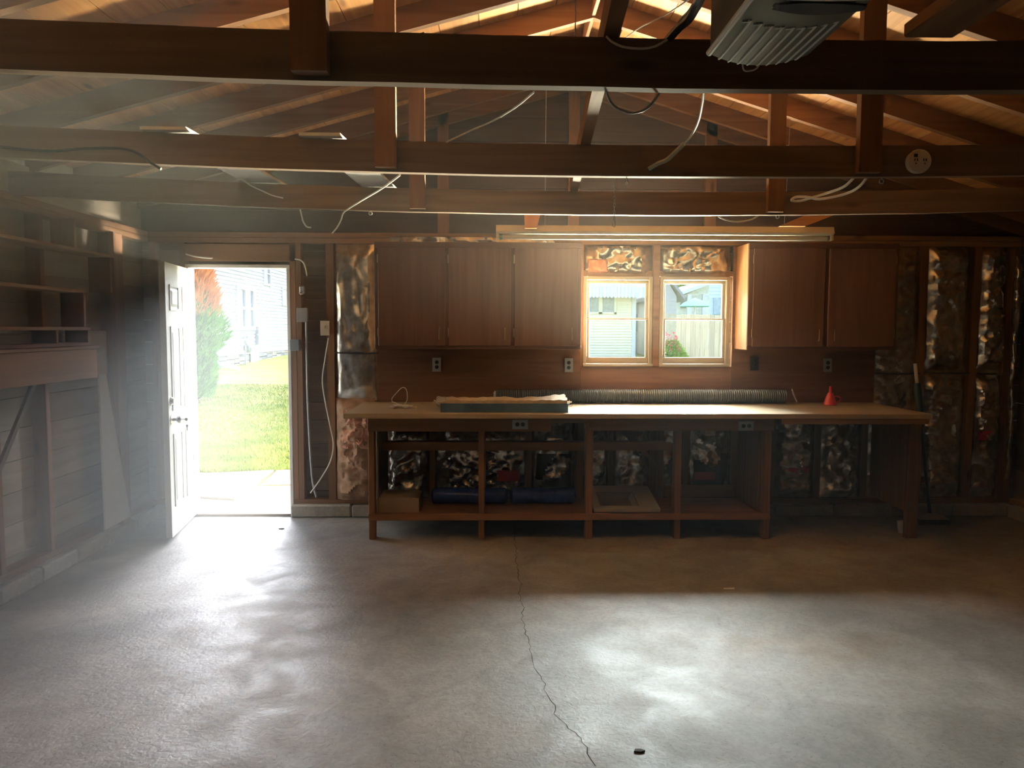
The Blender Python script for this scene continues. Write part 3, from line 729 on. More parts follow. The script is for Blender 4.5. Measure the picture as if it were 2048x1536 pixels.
# torn bundle with blue sides
bx0, bx1 = P(876, 820, Y=5.44).x, P(1140, 820, Y=5.44).x
bu = thing('paper_bundle', ((bx0+bx1)/2, 5.56, ZB), 'torn paper-wrapped bundle with blue sides at the front of the bench', 'bundle')
def rough_slab(x0, x1, y0, y1, z0, z1, amp, seed, nx=40, ny=10, taper=.02, lift=None):
    vs = []; fs = []; rng = []
    for j in range(ny+1):
        for i in range(nx+1):
            fx, fy = i/nx, j/ny; x = x0+(x1-x0)*fx; y = y0+(y1-y0)*fy
            e = min(1, 8*min(fx, 1-fx)+.25)
            z = z1+amp*noise.noise(Vector((x*9, y*9, seed)))+amp*.6*noise.noise(Vector((x*26, y*22, seed+4)))-(1-e)*.012+(lift(fx, fy) if lift else 0)
            vs.append((x+amp*.8*noise.noise(Vector((y*20, seed, x*3))), y+amp*.7*noise.noise(Vector((x*14, seed+2, y))), z))
    W_ = nx+1
    for j in range(ny):
        for i in range(nx): fs.append((j*W_+i, j*W_+i+1, (j+1)*W_+i+1, (j+1)*W_+i))
    # skirt
    edge = [i for i in range(W_)]+[j*W_+nx for j in range(1, ny+1)]+[ny*W_+i for i in range(nx-1, -1, -1)]+[j*W_ for j in range(ny-1, 0, -1)]
    b0 = len(vs)
    for e in edge:
        v = vs[e]; vs.append((v[0], v[1], z0))
    m_ = len(edge)
    for k in range(m_): fs.append((edge[k], b0+k, b0+(k+1) % m_, edge[(k+1) % m_]))
    fs.append(tuple(range(b0, b0+m_)))
    return MB().add(vs, fs)
rough_slab(bx0+.02, bx1-.015, 5.43, 5.68, ZB+.001, ZB+.075, .005, 1).build('bundle_core', plain('blue printed wrapper', (.09, .17, .27), .35, var=.35, scale=6), bu, label='dark blue printed side of the bundle')
rough_slab(bx0+.0, bx1-.02, 5.425, 5.69, ZB+.066, ZB+.088, .011, 5, 60, 14, lift=lambda fx, fy: .028*max(0, (fx-.72)/.28)**2*(.4+fy)).build('torn_paper', plain('tan wrapping paper', (.55, .42, .26), .75, var=.18, scale=14), bu, label='torn tan paper top')
for sgn, x in ((-1, bx0+.012), (1, bx1-.012)):
    mb = MB()
    for k in range(9):
        yy = 5.44+.24*k/8; c = Vector((x, yy, ZB+.01+U(0, .05)))
        tip = c+Vector((sgn*U(.02, .05), U(-.02, .02), U(-.01, .05)))
        mb.add([c+Vector((0, -.02, -.01)), c+Vector((0, .02, .0)), tip+Vector((0, .012, .006)), tip], [(0, 1, 2, 3)])
    mb.build('torn_flap', plain('tan wrapping paper', (.55, .42, .26), .75, var=.18, scale=14), bu)
mb = rough_slab(bx0-.02, bx0+.05, 5.46, 5.56, ZB+.055, ZB+.10, .014, 9, 10, 8)
mb.build('plastic_scrap', plain('crumpled clear plastic', (.55, .55, .55), .2), bu)

# loose wire
tw = []
random.seed(3)
for k in range(60):
    t = k/59*6*pi
    tw.append(Vector((P(800, 800, Y=5.75).x+.085*cos(t)*(.6+.4*R())+.02*k/60, 5.72+.05*sin(t*1.3), ZB+.008+.012*R()+.004*k/60)))
ox = P(800, 800, Y=5.75).x
tw += [Vector((ox-.06, 5.74, ZB+.05)), Vector((ox-.02, 5.75, ZB+.12)), Vector((ox+.02, 5.75, ZB+.155)), Vector((ox+.05, 5.75, ZB+.135)), Vector((ox+.055, 5.74, ZB+.06)), Vector((ox+.03, 5.73, ZB+.012)), Vector((ox+.13, 5.70, ZB+.01))]
MB().tube(tw, .0035, 6, 3).build('wire_tangle', WIRE(), label='tangle of thin pale wire at the left end of the bench', cat='wire')

# red funnel standing upside down
fx = P(1660, 800, Y=6.0)
fu = thing('funnel', (fx.x, 6.0, ZB), 'red plastic funnel standing on the right part of the bench', 'funnel')
MB().lathe([(.050, 0), (.052, .004), (.050, .012), (.034, .06), (.020, .095), (.014, .10), (.009, .15), (.007, .15), (.011, .098), (.03, .058), (.046, .01), (.046, 0)], (fx.x, 6.0, ZB+.001), 'z', 24).build('cone', plain('red plastic', (.62, .035, .045), .35), fu)
MB().tube([(fx.x+.045, 6.0, ZB+.02), (fx.x+.075, 6.0, ZB+.03), (fx.x+.085, 6.0, ZB+.055), (fx.x+.06, 6.0, ZB+.07), (fx.x+.028, 6.0, ZB+.065)], .006, 8, 4).build('handle', plain('red plastic', (.62, .035, .045), .35), fu)

# ------------------------------------------------------------------ things on the bottom shelf
ZS = .182
a = P(752, 1022, Y=5.62).x
rough_slab(a, a+.32, 5.63, 5.90, ZS+.001, ZS+.115, .003, 21, 14, 10).build('cardboard_carton', plain('dusty cardboard', (.36, .27, .17), .8), label='dusty low cardboard carton at the left end of the bottom shelf', cat='carton')
for u0, u1, lb, sdd in ((862, 1015, 'blue plastic wrapped roll on the bottom shelf next to the carton', 1), (1020, 1152, 'blue plastic wrapped roll on the bottom shelf next to the sink', 2)):
    xa, xb = P(u0, 1000, Y=5.9).x, P(u1, 1000, Y=5.9).x
    prof = [(.02, 0), (.05, .01)]+[(.062+.006*noise.noise(Vector((k*.9, sdd, 0))), .02+(xb-xa-.04)*k/30) for k in range(31)]+[(.05, xb-xa-.01), (.02, xb-xa)]
    mb = MB().lathe(prof, (xa, 5.92, ZS+.066), 'x', 20)
    for v in mb.v: v += Vector((0, 0, 0))+Vector((0, .004*noise.noise(v*14), .004*noise.noise(v*17)))
    mb.build('wrapped_roll', plain('glossy blue plastic', (.03, .07, .30), .25, var=.4, scale=14), label=lb, cat='roll', group='blue rolls on the bottom shelf')
# vanity sink top propped up at the back
sk_ = thing('sink_top', (.98, 5.8, ZS), 'white moulded vanity sink top propped on the bottom shelf', 'sink')
th = radians(8.5); sx0, sx1 = .735, 1.235
def SKP(x, d, h): return Vector((x, 5.60+d*cos(th)-h*sin(th), ZS+.008+d*sin(th)+h*cos(th)))
hx0, hx1, hd0, hd1 = .80, 1.075, .07, .34; dep = .50
xs_ = [sx0, hx0, hx1, sx1]; ds_ = [0, hd0, hd1, dep]
vs = [SKP(x, d, .026) for d in ds_ for x in xs_]+[SKP(x, d, 0) for d in ds_ for x in xs_]
fs = []
for j in range(3):
    for i in range(3):
        if i == 1 and j == 1: continue
        fs += [(4*j+i, 4*j+i+1, 4*j+i+5, 4*j+i+4), (16+4*j+i, 16+4*j+i+4, 16+4*j+i+5, 16+4*j+i+1)]
for i in range(3): fs += [(i, 16+i, 17+i, 1+i), (12+i, 13+i, 29+i, 28+i), (4*i, 4*i+4, 20+4*i, 16+4*i), (4*i+3, 19+4*i, 23+4*i, 4*i+7)]
MB().add(vs, fs).build('slab', plain('cultured marble', (.62, .60, .56), .3, var=.05), sk_)
mb = MB(); k = .03
r1 = [SKP(hx0, hd0, .026), SKP(hx1, hd0, .026), SKP(hx1, hd1, .026), SKP(hx0, hd1, .026)]
r2 = [SKP(hx0+k, hd0+k, -.004), SKP(hx1-k, hd0+k, -.004), SKP(hx1-k, hd1-k, -.004), SKP(hx0+k, hd1-k, -.004)]
r0_ = [SKP(hx0-.012, hd0-.012, .0275), SKP(hx1+.012, hd0-.012, .0275), SKP(hx1+.012, hd1+.012, .0275), SKP(hx0-.012, hd1+.012, .0275)]
mb.add(r0_+r1+r2, [(i, (i+1) % 4, 4+(i+1) % 4, 4+i) for i in range(4)]+[(4+i, 4+(i+1) % 4, 8+(i+1) % 4, 8+i) for i in range(4)]+[(8, 9, 10, 11)])
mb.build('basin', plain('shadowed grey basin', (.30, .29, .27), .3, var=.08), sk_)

# ================================================================== OUTLETS AND SWITCHES
def outlet(u, v, Y, label, vert=True, dark=False, name='wall_outlet'):
    c = P(u, v, Y=Y); w_, h_ = (.035, .057) if vert else (.057, .035)
    t = thing(name, (c.x, Y, c.z), label, 'outlet')
    box('box', (c.x-w_*.86, Y-.022, c.z-h_*.9), (c.x+w_*.86, Y-.0005, c.z+h_*.9), BLACK() if dark else GREY(), t)
    box('cover_plate', (c.x-w_, Y-.027, c.z-h_), (c.x+w_, Y-.022, c.z+h_), BLACK() if dark else GREY(), t, r=.003)
    for s in (-1, 1):
        dx, dz = (0, s*.020) if vert else (s*.020, 0)
        MB().lathe([(.0155, 0), (.0155, .003), (.013, .0045), (0, .0045)], (c.x+dx, Y-.027, c.z+dz), (0, -1, 0), 14).build('socket', BLACK(), t)
        for q in (-1, 1):
            MB().box((c.x+dx+q*.005-.001, Y-.0330, c.z+dz-.004), (c.x+dx+q*.005+.001, Y-.0315, c.z+dz+.004)).build('slot', plain('slot black', (.005, .005, .005), .8), t)
outlet(874, 729, YB-.0125, 'grey double outlet on the wall under the left cabinet, nearest the door')
outlet(1137, 730, YB-.0125, 'grey double outlet on the wall just left of the windows')
outlet(1653, 730, YB-.0125, 'grey double outlet on the wall above the red funnel')
outlet(1507, 727, YB-.0125, 'black double outlet on the wall just right of the windows', dark=True)
outlet(1040, 848, YL-.0225, 'sideways grey outlet on the left apron of the workbench', vert=False, name='apron_outlet')
outlet(1490, 851, YL-.0225, 'sideways grey outlet on the right apron of the workbench', vert=False, name='apron_outlet')
# round outlet on the middle beam
c = P(1832, 325, Y=YBB-.002); t = thing('round_outlet', (c.x, YBB, c.z), 'round cream outlet on the middle tie beam', 'outlet')
MB().lathe([(.050, 0), (.050, .022), (.054, .024), (.052, .032), (.03, .036), (0, .036)], c, (0, -1, 0), 28).build('plate', CREAM(), t)
for s in (-1, 1):
    mb = MB()
    for q in (-1, 1): mb.box((c.x+s*.02+q*.006-.0018, c.y-.0385, c.z-.005+.004), (c.x+s*.02+q*.006+.0018, c.y-.036, c.z+.005+.004))
    mb.lathe([(.003, 0), (.003, .0025)], (c.x+s*.02, c.y-.036, c.z-.012), (0, -1, 0), 8); mb.build('socket_slots', BLACK(), t)
mb = MB().box((c.x-.03, c.y-.0378, c.z+.016), (c.x-.014, c.y-.036, c.z+.03)); mb.build('notch', BLACK(), t)
# light switch by the door
c = P(650, 656, Y=YB-.03); t = thing('light_switch', (c.x, YB, c.z), 'cream light switch on the stud right of the side door', 'switch')
box('box', (c.x-.03, YB-.028, c.z-.05), (c.x+.03, YB-.0005, c.z+.05), GREY(), t)
box('cover_plate', (c.x-.037, YB-.034, c.z-.06), (c.x+.037, YB-.028, c.z+.06), CREAM(), t)
box('toggle', (c.x-.005, YB-.046, c.z-.004), (c.x+.005, YB-.034, c.z+.018), CREAM(), t)
# switch boxes and conduit in the bay by the door
c = P(604, 580, Y=YB-.02); t = thing('cable_clamp', (c.x, YB, c.z), 'small pale cable fitting beside the top of the side door', 'fitting')
box('body', (c.x-.02, YB-.035, c.z-.035), (c.x+.02, YB-.001, c.z+.035), GREY(), t, r=.008); MB().tube([(c.x-.015, YB-.04, c.z-.02), (c.x, YB-.046, c.z-.034), (c.x+.018, YB-.04, c.z-.02)], .007, 8, 4).build('strap', CREAM(), t)
c = P(606, 630, Y=YB-.02); t = thing('junction_box', (c.x, YB, c.z), 'grey junction box with conduit running down beside the side door', 'box')
box('body', (c.x-.04, YB-.05, c.z-.055), (c.x+.04, YB-.001, c.z+.055), GREY(), t, r=.006)
box('cover', (c.x-.043, YB-.054, c.z-.058), (c.x+.043, YB-.05, c.z+.058), GREY(), t)
MB().tube([(c.x+.025, YB-.02, c.z-.058), (c.x+.025, YB-.02, c.z-.4), (c.x+.028, YB-.02, .9), (c.x+.05, YB-.015, .35), (c.x+.085, YB-.012, .165)], .009, 8, 4).build('conduit', GREY(), t)
c2 = P(592, 690, Y=YB-.02)
box('breaker', (c2.x-.04, YB-.06, c2.z-.045), (c2.x+.035, YB-.001, c2.z+.045), plain('grey blue enamel', (.22, .26, .28), .4), label='small blue-grey electrical box low beside the side door', cat='box')

# ================================================================== CABLES AND STRINGS
def cable(name, pts, r, mat, label, cat='cable', sub=5):
    return MB().tube([P(u, v, Y=y) for u, v, y in pts], r, 7, sub).build(name, mat, label=label, cat=cat)
GWIRE = plain('grey cable sheath', (.38, .38, .34), .5)
cable('cable', [(657, 676, 6.21), (650, 720, 6.2), (645, 760, 6.2), (650, 800, 6.19), (660, 850, 6.18), (667, 890, 6.18), (660, 925, 6.19), (640, 960, 6.2), (621, 986, 6.2)], .006, WIRE(), 'white cable hanging from the light switch to the floor plate')
cable('cable', [(590, 518, 6.22), (600, 520, 6.2), (608, 527, 6.2), (612, 540, 6.21), (614, 552, 6.23)], .006, WIRE(), 'short white cable stub above the side door corner')
cable('cable', [(372, 508, 6.2), (392, 513, 6.19), (418, 516, 6.2), (424, 516, 6.22)], .007, WIRE(), 'short pale cable over the side door head')
cable('cable', [(1213, 73, 2.185), (1225, 84, 2.17), (1248, 94, 2.16), (1285, 97, 2.15), (1312, 92, 2.16), (1334, 80, 2.18)], .0032, WIRE(), 'white cable sagging across the face of the nearest beam')
cable('cable', [(1430, -60, 1.75), (1400, 0, 1.85), (1380, 35, 2.0), (1358, 55, 2.1), (1334, 82, 2.24)], .012, BLACK(), 'thick black cable dropping beside the opener')
cable('cable', [(1420, -60, 1.8), (1384, 15, 1.95), (1362, 40, 2.1), (1345, 72, 2.22)], .005, WIRE(), 'pale cable running alongside the thick black cable')
cable('cable', [(1213, 182, 2.25), (1222, 205, 2.27), (1242, 220, 2.28), (1265, 226, 2.28), (1295, 216, 2.27), (1322, 182, 2.25)], .004, GWIRE, 'grey cable loop seen just below the nearest beam')
cd = thing('cord', P(1406, 200, Y=2.6), 'loose cord with a thick green-grey end hanging before the middle beam', 'cord')
MB().tube([P(1408, 176, Y=2.25), P(1405, 205, Y=2.5), P(1396, 245, Y=2.9), P(1380, 275, Y=3.2), P(1368, 288, Y=3.33)], .0045, 7, 5).build('thin_wire', WIRE(), cd)
MB().tube([P(1368, 288, Y=3.33), P(1350, 305, Y=3.36), P(1333, 320, Y=3.39), P(1316, 327, Y=3.42), P(1297, 338, Y=3.43)], .010, 7, 5).build('cord_end', plain('green grey cord', (.42, .46, .34), .5), cd)
cable('cable', [(1716, 345, 3.475), (1690, 372, 3.55), (1655, 386, 3.8), (1625, 395, 3.85), (1600, 402, 3.9), (1583, 401, 3.9), (1592, 394, 3.9), (1615, 394, 3.85), (1640, 398, 3.8), (1690, 388, 3.7), (1720, 372, 3.55), (1740, 345, 3.475)], .0065, WIRE(), 'doubled white cable looping below the right part of the middle beam')
cable('string', [(1068, 184, 2.5), (1030, 215, 2.8), (985, 242, 3.1), (940, 262, 3.3), (893, 284, 3.42)], .0035, WIRE(), 'taut pale string between the nearest and the middle beam', 'string')
cable('string', [(1405, -20, 2.0), (1330, 30, 2.4), (1280, 55, 2.9), (1243, 82, 3.4)], .0022, WIRE(), 'thin string rising beside the roof ridge', 'string')
cable('wire', [(464, 340, 4.45), (480, 355, 4.45), (500, 370, 4.45), (525, 382, 4.45), (545, 391, 4.45), (566, 396, 4.45)], .004, WIRE(), 'thin pale wire hanging by the left stored board', 'wire')
cable('wire', [(800, 350, 3.5), (765, 376, 3.9), (730, 397, 4.2), (696, 418, 4.5), (686, 427, 4.55), (682, 440, 4.6), (674, 455, 4.6), (664, 467, 4.6)], .0045, WIRE(), 'pale wire slanting down over the foil beside the side door', 'wire')
cable('wire', [(600, 418, 4.64), (603, 430, 4.64), (606, 442, 4.64), (613, 453, 4.64), (622, 455, 4.64)], .0045, WIRE(), 'short crooked wire end under the farthest beam', 'wire')
cable('wire', [(1436, 432, 5.0), (1452, 440, 5.0), (1475, 444, 5.0), (1500, 440, 5.0), (1515, 432, 5.0), (1528, 420, 5.0)], .006, GWIRE, 'grey cable loop above the middle of the fluorescent light', 'wire')
cable('cable', [(-40, 288, 3.43), (40, 298, 3.43), (100, 302, 3.43), (170, 297, 3.43), (240, 297, 3.43), (275, 306, 3.43), (300, 325, 3.42), (322, 338, 3.41)], .006, BLACK(), 'black cable stapled along the left end of the middle beam')
cable('wire', [(1150, -10, 2.6), (1151, 40, 2.62), (1150, 110, 2.64)], .002, GWIRE, 'thin wire hanging straight left of the ridge board', 'wire')

def eye_hook(u, v, y, label):
    c = P(u, v, Y=y)
    MB().tube([c+Vector((0, 0, .028)), c+Vector((0, 0, .012))]+[c+Vector((.010*sin(k*pi/6), 0, .010*cos(k*pi/6)-.002)) for k in range(12)], .0022, 6, 2).build('eye_hook', STEEL(), label=label, cat='hook', group='eye hooks under the beams')
eye_hook(741, 426, YC+.02, 'small eye hook under the farthest beam, above the left cabinet')
eye_hook(1555, 433, YC+.02, 'small eye hook under the farthest beam, over the right end of the light')
eye_hook(1763, 362, YBB+.02, 'small eye hook under the middle beam, left of the round outlet')
eye_hook(1253, 366, YBB+.02, 'small eye hook under the middle beam, beside the hanging chain')
# chain with hooks
ch = thing('hanging_chain', P(1230, 362, Y=3.47), 'thin chain hanging from the middle beam left of the windows', 'chain')
a = P(1230, 358, Y=3.465); b = P(1228, 442, Y=3.465)
n = 12
for k in range(n):
    c = a.lerp(b, (k+.5)/n); l_ = (a.z-b.z)/n*.62
    ring = [c+Vector(((.004*cos(q*pi/4)) if k % 2 else 0, 0 if k % 2 else .004*cos(q*pi/4), l_*sin(q*pi/4))) for q in range(9)]
    MB().tube(ring, .0012, 5).build('link', STEEL(), ch)
MB().tube([b, b+Vector((.006, 0, -.012)), b+Vector((.002, 0, -.026)), b+Vector((-.007, 0, -.018)), b+Vector((-.006, 0, -.004))], .0018, 6, 4).build('hook', STEEL(), ch)

# ================================================================== FLUORESCENT LIGHT
YT = 5.49
q0, q1 = P(992, 466, Y=YT), P(1664, 466, Y=YT)
zt = P(1300, 453, Y=YT).z; zm_ = P(1300, 469, Y=YT).z; zb_ = P(1300, 481, Y=YT).z
ft = thing('strip_light', ((q0.x+q1.x)/2, YT, zm_), 'long cream fluorescent strip light hanging in front of the windows', 'light')
ENA = plain('aged cream enamel', (.62, .55, .42), .4, var=.06)
MB().prism([(YT-.03, zt), (YT+.06, zt), (YT+.075, zm_+.01), (YT+.06, zm_), (YT-.03, zm_), (YT-.045, zm_+.01)], 'x', q0.x, q1.x).build('housing', ENA, ft)
MB().prism([(YT-.05, zm_+.012), (YT-.046, zm_+.012), (YT-.028, zm_-.002), (YT-.032, zm_-.004)], 'x', q0.x+.01, q1.x-.01).build('housing_lip', ENA, ft)
for x in (q0.x, q1.x-.022):
    box('lamp_holder', (x, YT-.035, zb_+.004), (x+.022, YT+.03, zm_), ENA, ft, r=.003)
TUBE = plain('milky tube glass', (.78, .74, .62), .25, var=.02)
zc = (zm_+zb_)/2-.002
MB().lathe([(.008, 0), (.018, .004), (.019, .010), (.019, q1.x-q0.x-.064), (.018, q1.x-q0.x-.058), (.008, q1.x-q0.x-.054)], (q0.x+.027, YT-.005, zc), 'x', 18).build('tube', TUBE, ft, label='unlit milky tube')
MB().lathe([(.0195, 0), (.0195, .018)], (q0.x+.026, YT-.005, zc), 'x', 16).build('tube_cap', plain('green metal cap', (.10, .22, .16), .35, .6), ft)
MB().lathe([(.0195, 0), (.0195, .014)], (q1.x-.042, YT-.005, zc), 'x', 16).build('tube_cap', STEEL(), ft)
for x in (q0.x+.35, q1.x-.35):
    MB().tube([(x, YT, zt), (x, YT-.02, ZP+.15), (x, YT-.06, roof(x)+.02)], .002, 6).build('hanger_wire', STEEL(), ft)

# ================================================================== GARAGE DOOR OPENER
OX0, OX1, OY0, OY1, OZ = .522, .765, 1.56, 1.905, 2.222
op = thing('door_opener', ((OX0+OX1)/2, OY0, OZ), 'grey garage door opener with white light cover hanging from the roof', 'opener')
PAN = plain('olive grey steel cover', (.20, .205, .15), .4, .15, var=.06); DRK = plain('dark olive steel', (.12, .10, .075), .5, .1, var=.06); LENS = plain('ivory light cover', (.78, .76, .68), .35, var=.03)
MB().bbox((OX0, OY0, OZ+.02), (OX1, OY1, OZ+.20), .006).build('housing', DRK, op)
# bowed bottom cover
n = 16; vs = []; fs = []
for j, yy in enumerate((OY0, OY1)):
    for i in range(n+1):
        f = i/n; x = OX0+(OX1-OX0)*f; b_ = .022*(4*f*(1-f))
        vs += [(x, yy-.0+(.012*4*f*(1-f) if j else 0), OZ+.014-b_), (x, yy, OZ+.022)]
W_ = 2*(n+1)
for i in range(n):
    fs += [(2*i, 2*i+2, W_+2*i+2, W_+2*i), (2*i+1, W_+2*i+1, W_+2*i+3, 2*i+3), (2*i, 2*i+1, 2*i+3, 2*i+2), (W_+2*i, W_+2*i+2, W_+2*i+3, W_+2*i+1)]
fs += [(0, W_, W_+1, 1), (2*n, 2*n+1, W_+2*n+1, W_+2*n)]
MB().add(vs, fs).build('bottom_cover', PAN, op, smooth=True)
MB().tube([(OX0-.001, OY0, OZ+.016), (OX0-.001, OY1, OZ+.016)], .008, 10).build('edge_trim', LENS, op)
for k in range(9):
    f = (k+1.15)/10.2; x = OX0+(OX1-OX0)*f; z = OZ+.014-.022*4*f*(1-f)-.0005
    y0 = OY0+.125
    MB().tube([(x-.016, y0+.004, z+.001), (x-.006, y0, z), (x, y0+.010, z), (x, OY1-.004, z), (x, OY1+.012*4*f*(1-f), z+.008)], .0028, 6, 3).build('louver_rib', LENS, op)
# ivory light cover at the near end, bowed underside with a dark slot
vs = []; fs = []; n = 18
for j, (yy, dz) in enumerate(((OY0-.14, .02), (OY0-.10, .0), (OY0-.015, 0), (OY0+.012, .012))):
    for i in range(n+1):
        f = i/n; x = OX0-.010+(OX1-OX0+.02)*f
        edge = min(f, 1-f); rise = .03*max(0, 1-edge/.09)**2
        vs.append((x, yy, OZ-.004+dz+rise-(.006*4*f*(1-f) if j < 3 else 0)))
for j in range(3):
    for i in range(n): fs.append((j*(n+1)+i, j*(n+1)+i+1, (j+1)*(n+1)+i+1, (j+1)*(n+1)+i))
b0 = len(vs)
for j in range(4):
    for i in range(n+1): v = vs[j*(n+1)+i]; vs.append((v[0], v[1], OZ+.19))
for j in range(3):
    for i in range(n): fs.append((b0+j*(n+1)+i, b0+(j+1)*(n+1)+i, b0+(j+1)*(n+1)+i+1, b0+j*(n+1)+i+1))
for i in range(n): fs += [(i, b0+i, b0+i+1, i+1), (3*(n+1)+i, 3*(n+1)+i+1, b0+3*(n+1)+i+1, b0+3*(n+1)+i)]
for j in range(3): fs += [(j*(n+1), (j+1)*(n+1), b0+(j+1)*(n+1), b0+j*(n+1)), (j*(n+1)+n, b0+j*(n+1)+n, b0+(j+1)*(n+1)+n, (j+1)*(n+1)+n)]
MB().add(vs, fs).build('light_cover', LENS, op, label='ivory plastic light cover', smooth=True)
n = 14; pts_ = [(OX0+.045+(OX1-OX0-.07)*i/n, OY0+.013+.0*i) for i in range(n+1)]
top_ = []; bot_ = []
for i in range(n+1):
    f = i/n; x = OX0+.035+(OX1-OX0-.055)*f
    top_.append((x, OY0-.012*sin(pi*f), OZ-.0125)); bot_.append((x, OY0+.016+.024*sin(pi*f), OZ-.0145))
mb = MB(); mb.add(top_+bot_+[(a[0], a[1], OZ-.008) for a in top_+bot_], [(i, i+1, n+2+i, n+1+i) for i in range(n)]+[(2*n+2+i, 3*n+3+i, 3*n+4+i, 2*n+3+i) for i in range(n)])
mb.build('cover_slot', BLACK(), op)
for yy in (OY0+.06, OY1-.06):
    for xx in (OX0+.012, OX1-.012):
        box('hanger_strap', (xx-.015, yy-.002, OZ+.2), (xx+.015, yy+.002, roof(xx)+.02), STEEL(), op)
MB().tube([(.60, OY1-.02, OZ+.028), (.612, OY1+.02, OZ-.012), (.63, OY1+.022, OZ-.018), (.65, OY1+.018, OZ-.008), (.655, OY1-.02, OZ+.028)], .0022, 6, 5).build('pull_wire', WIRE(), op)
box('rail', ((OX0+OX1)/2-.02, YF+.1, OZ+.205), ((OX0+OX1)/2+.02, OY0+.2, OZ+.235), STEEL(), op)
# lettering on the side panel
fc = bpy.data.curves.new('lettering', 'FONT'); fc.body = 'Linear'; fc.size = .078; fc.shear = .35; fc.extrude = .0006
fo = bpy.data.objects.new('tmp', fc); C.objects.link(fo)
bpy.context.view_layer.update()
me = bpy.data.meshes.new_from_object(fo.evaluated_get(bpy.context.evaluated_depsgraph_get())); bpy.data.objects.remove(fo)
me.materials.append(plain('white lettering', (.8, .8, .78), .5, var=.02))
RM = Matrix(((0, 0, -1, OX0-.0008), (-1, 0, 0, OY1-.075), (0, 1, 0, OZ+.108), (0, 0, 0, 1)))
me.transform(RM)
cc = Vector((OX0, OY1-.2, OZ+.12)); me.transform(Matrix.Translation(-cc))
link(bpy.data.objects.new('lettering', me), op, 'white italic lettering on the side', loc=cc)

# ================================================================== RIGHT CORNER
br = thing('push_broom', (3.62, 6.05, 0), 'push broom with dark green handle and white tip standing right of the bench', 'broom')
a = P(1830, 727, Y=6.12); b = Vector((P(1858, 1012, Y=6.0).x, 5.98, .06))
m1 = a.lerp(b, .13); m2 = a.lerp(b, .42)
MB().tube([a, m1], .014, 10).build('handle_tip', LENS, br)
MB().tube([m1, m2], .030, 12).build('grip', plain('dark green plastic', (.02, .05, .045), .4), br)
MB().tube([m2, b], .013, 10).build('handle', plain('dark green plastic', (.02, .05, .045), .4), br)
h0, h1 = P(1836, 1020, Y=5.95).x, P(1898, 1020, Y=5.95).x
MB().prism([(h0, .045), (h1, .045), (h1-.05, .07), ((h0+h1)/2+.03, .085), ((h0+h1)/2-.03, .085), (h0+.05, .07)], 'y', 5.92, 5.99).build('head', 'pale', br)
mb = MB()
for i in range(34):
    for j in range(5):
        x = h0+.006+(h1-h0-.012)*i/33; y = 5.925+.06*j/4; mb.tube([(x, y, .045), (x+U(-.004, .004), y+U(-.006, .006), .002)], .0022, 3)
mb.build('bristles', plain('dark bristle', (.05, .04, .03), .8), br, kind='stuff')
c = P(1803, 1040, Y=5.7); c.z = 0
MB().lathe([(.022, .001), (.030, .085), (.033, .088), (.030, .090), (.027, .085), (.020, .006), (0, .006)], c, 'z', 18).build('paper_cup', plain('white paper', (.75, .74, .76), .5), label='small white cup on the floor behind the right bench leg', cat='cup')
c = P(2030, 1010, Z=0); vs = []
bm = bmesh.new(); bmesh.ops.create_icosphere(bm, subdivisions=4, radius=.17)
for v in bm.verts:
    d = v.co.normalized(); v.co = Vector((v.co.x*.9, v.co.y*.7, v.co.z*1.25))*(1+.35*(1-2*abs(noise.noise(d*2.6)))*.6+.18*noise.noise(d*8))
    v.co += Vector((c.x-.02, 6.0, .21)); v.co.z = max(v.co.z, .003)
bm.verts.index_update()
MB().add([v.co.copy() for v in bm.verts], [tuple(q.index for q in f.verts) for f in bm.faces]).build('foil_scrap', foil(), label='crumpled heap of foil on the floor in the right corner', cat='foil'); bm.free()
c = P(1458, 1178, Z=0)
MB().hexa([c+Vector((-.035, -.01, .001)), c+Vector((.03, -.012, .001)), c+Vector((.035, .008, .002)), c+Vector((-.03, .012, .001)), c+Vector((-.035, -.01, .004)), c+Vector((.03, -.012, .006)), c+Vector((.035, .008, .006)), c+Vector((-.03, .012, .003))]).build('paper_scrap', WHITE(), label='white paper scrap on the floor in front of the bench', cat='scrap')
for (u, v), lb in (((563, 1058), 'flat dark pebble on the floor just inside the side door'), ((1278, 1503), 'dark flake on the floor near the bottom of the picture')):
    c = P(u, v, Z=0)
    MB().prism([(c.x-.02, c.y-.006), (c.x+.006, c.y-.011), (c.x+.022, c.y-.002), (c.x+.008, c.y+.009), (c.x-.014, c.y+.008)], 'z', .0005, .006).build('floor_chip', plain('dark grit', (.08, .07, .06), .9), label=lb, cat='chip')

# ================================================================== OUTSIDE
def gz(x, y): return -.03+max(0, y-8.2)*.0235
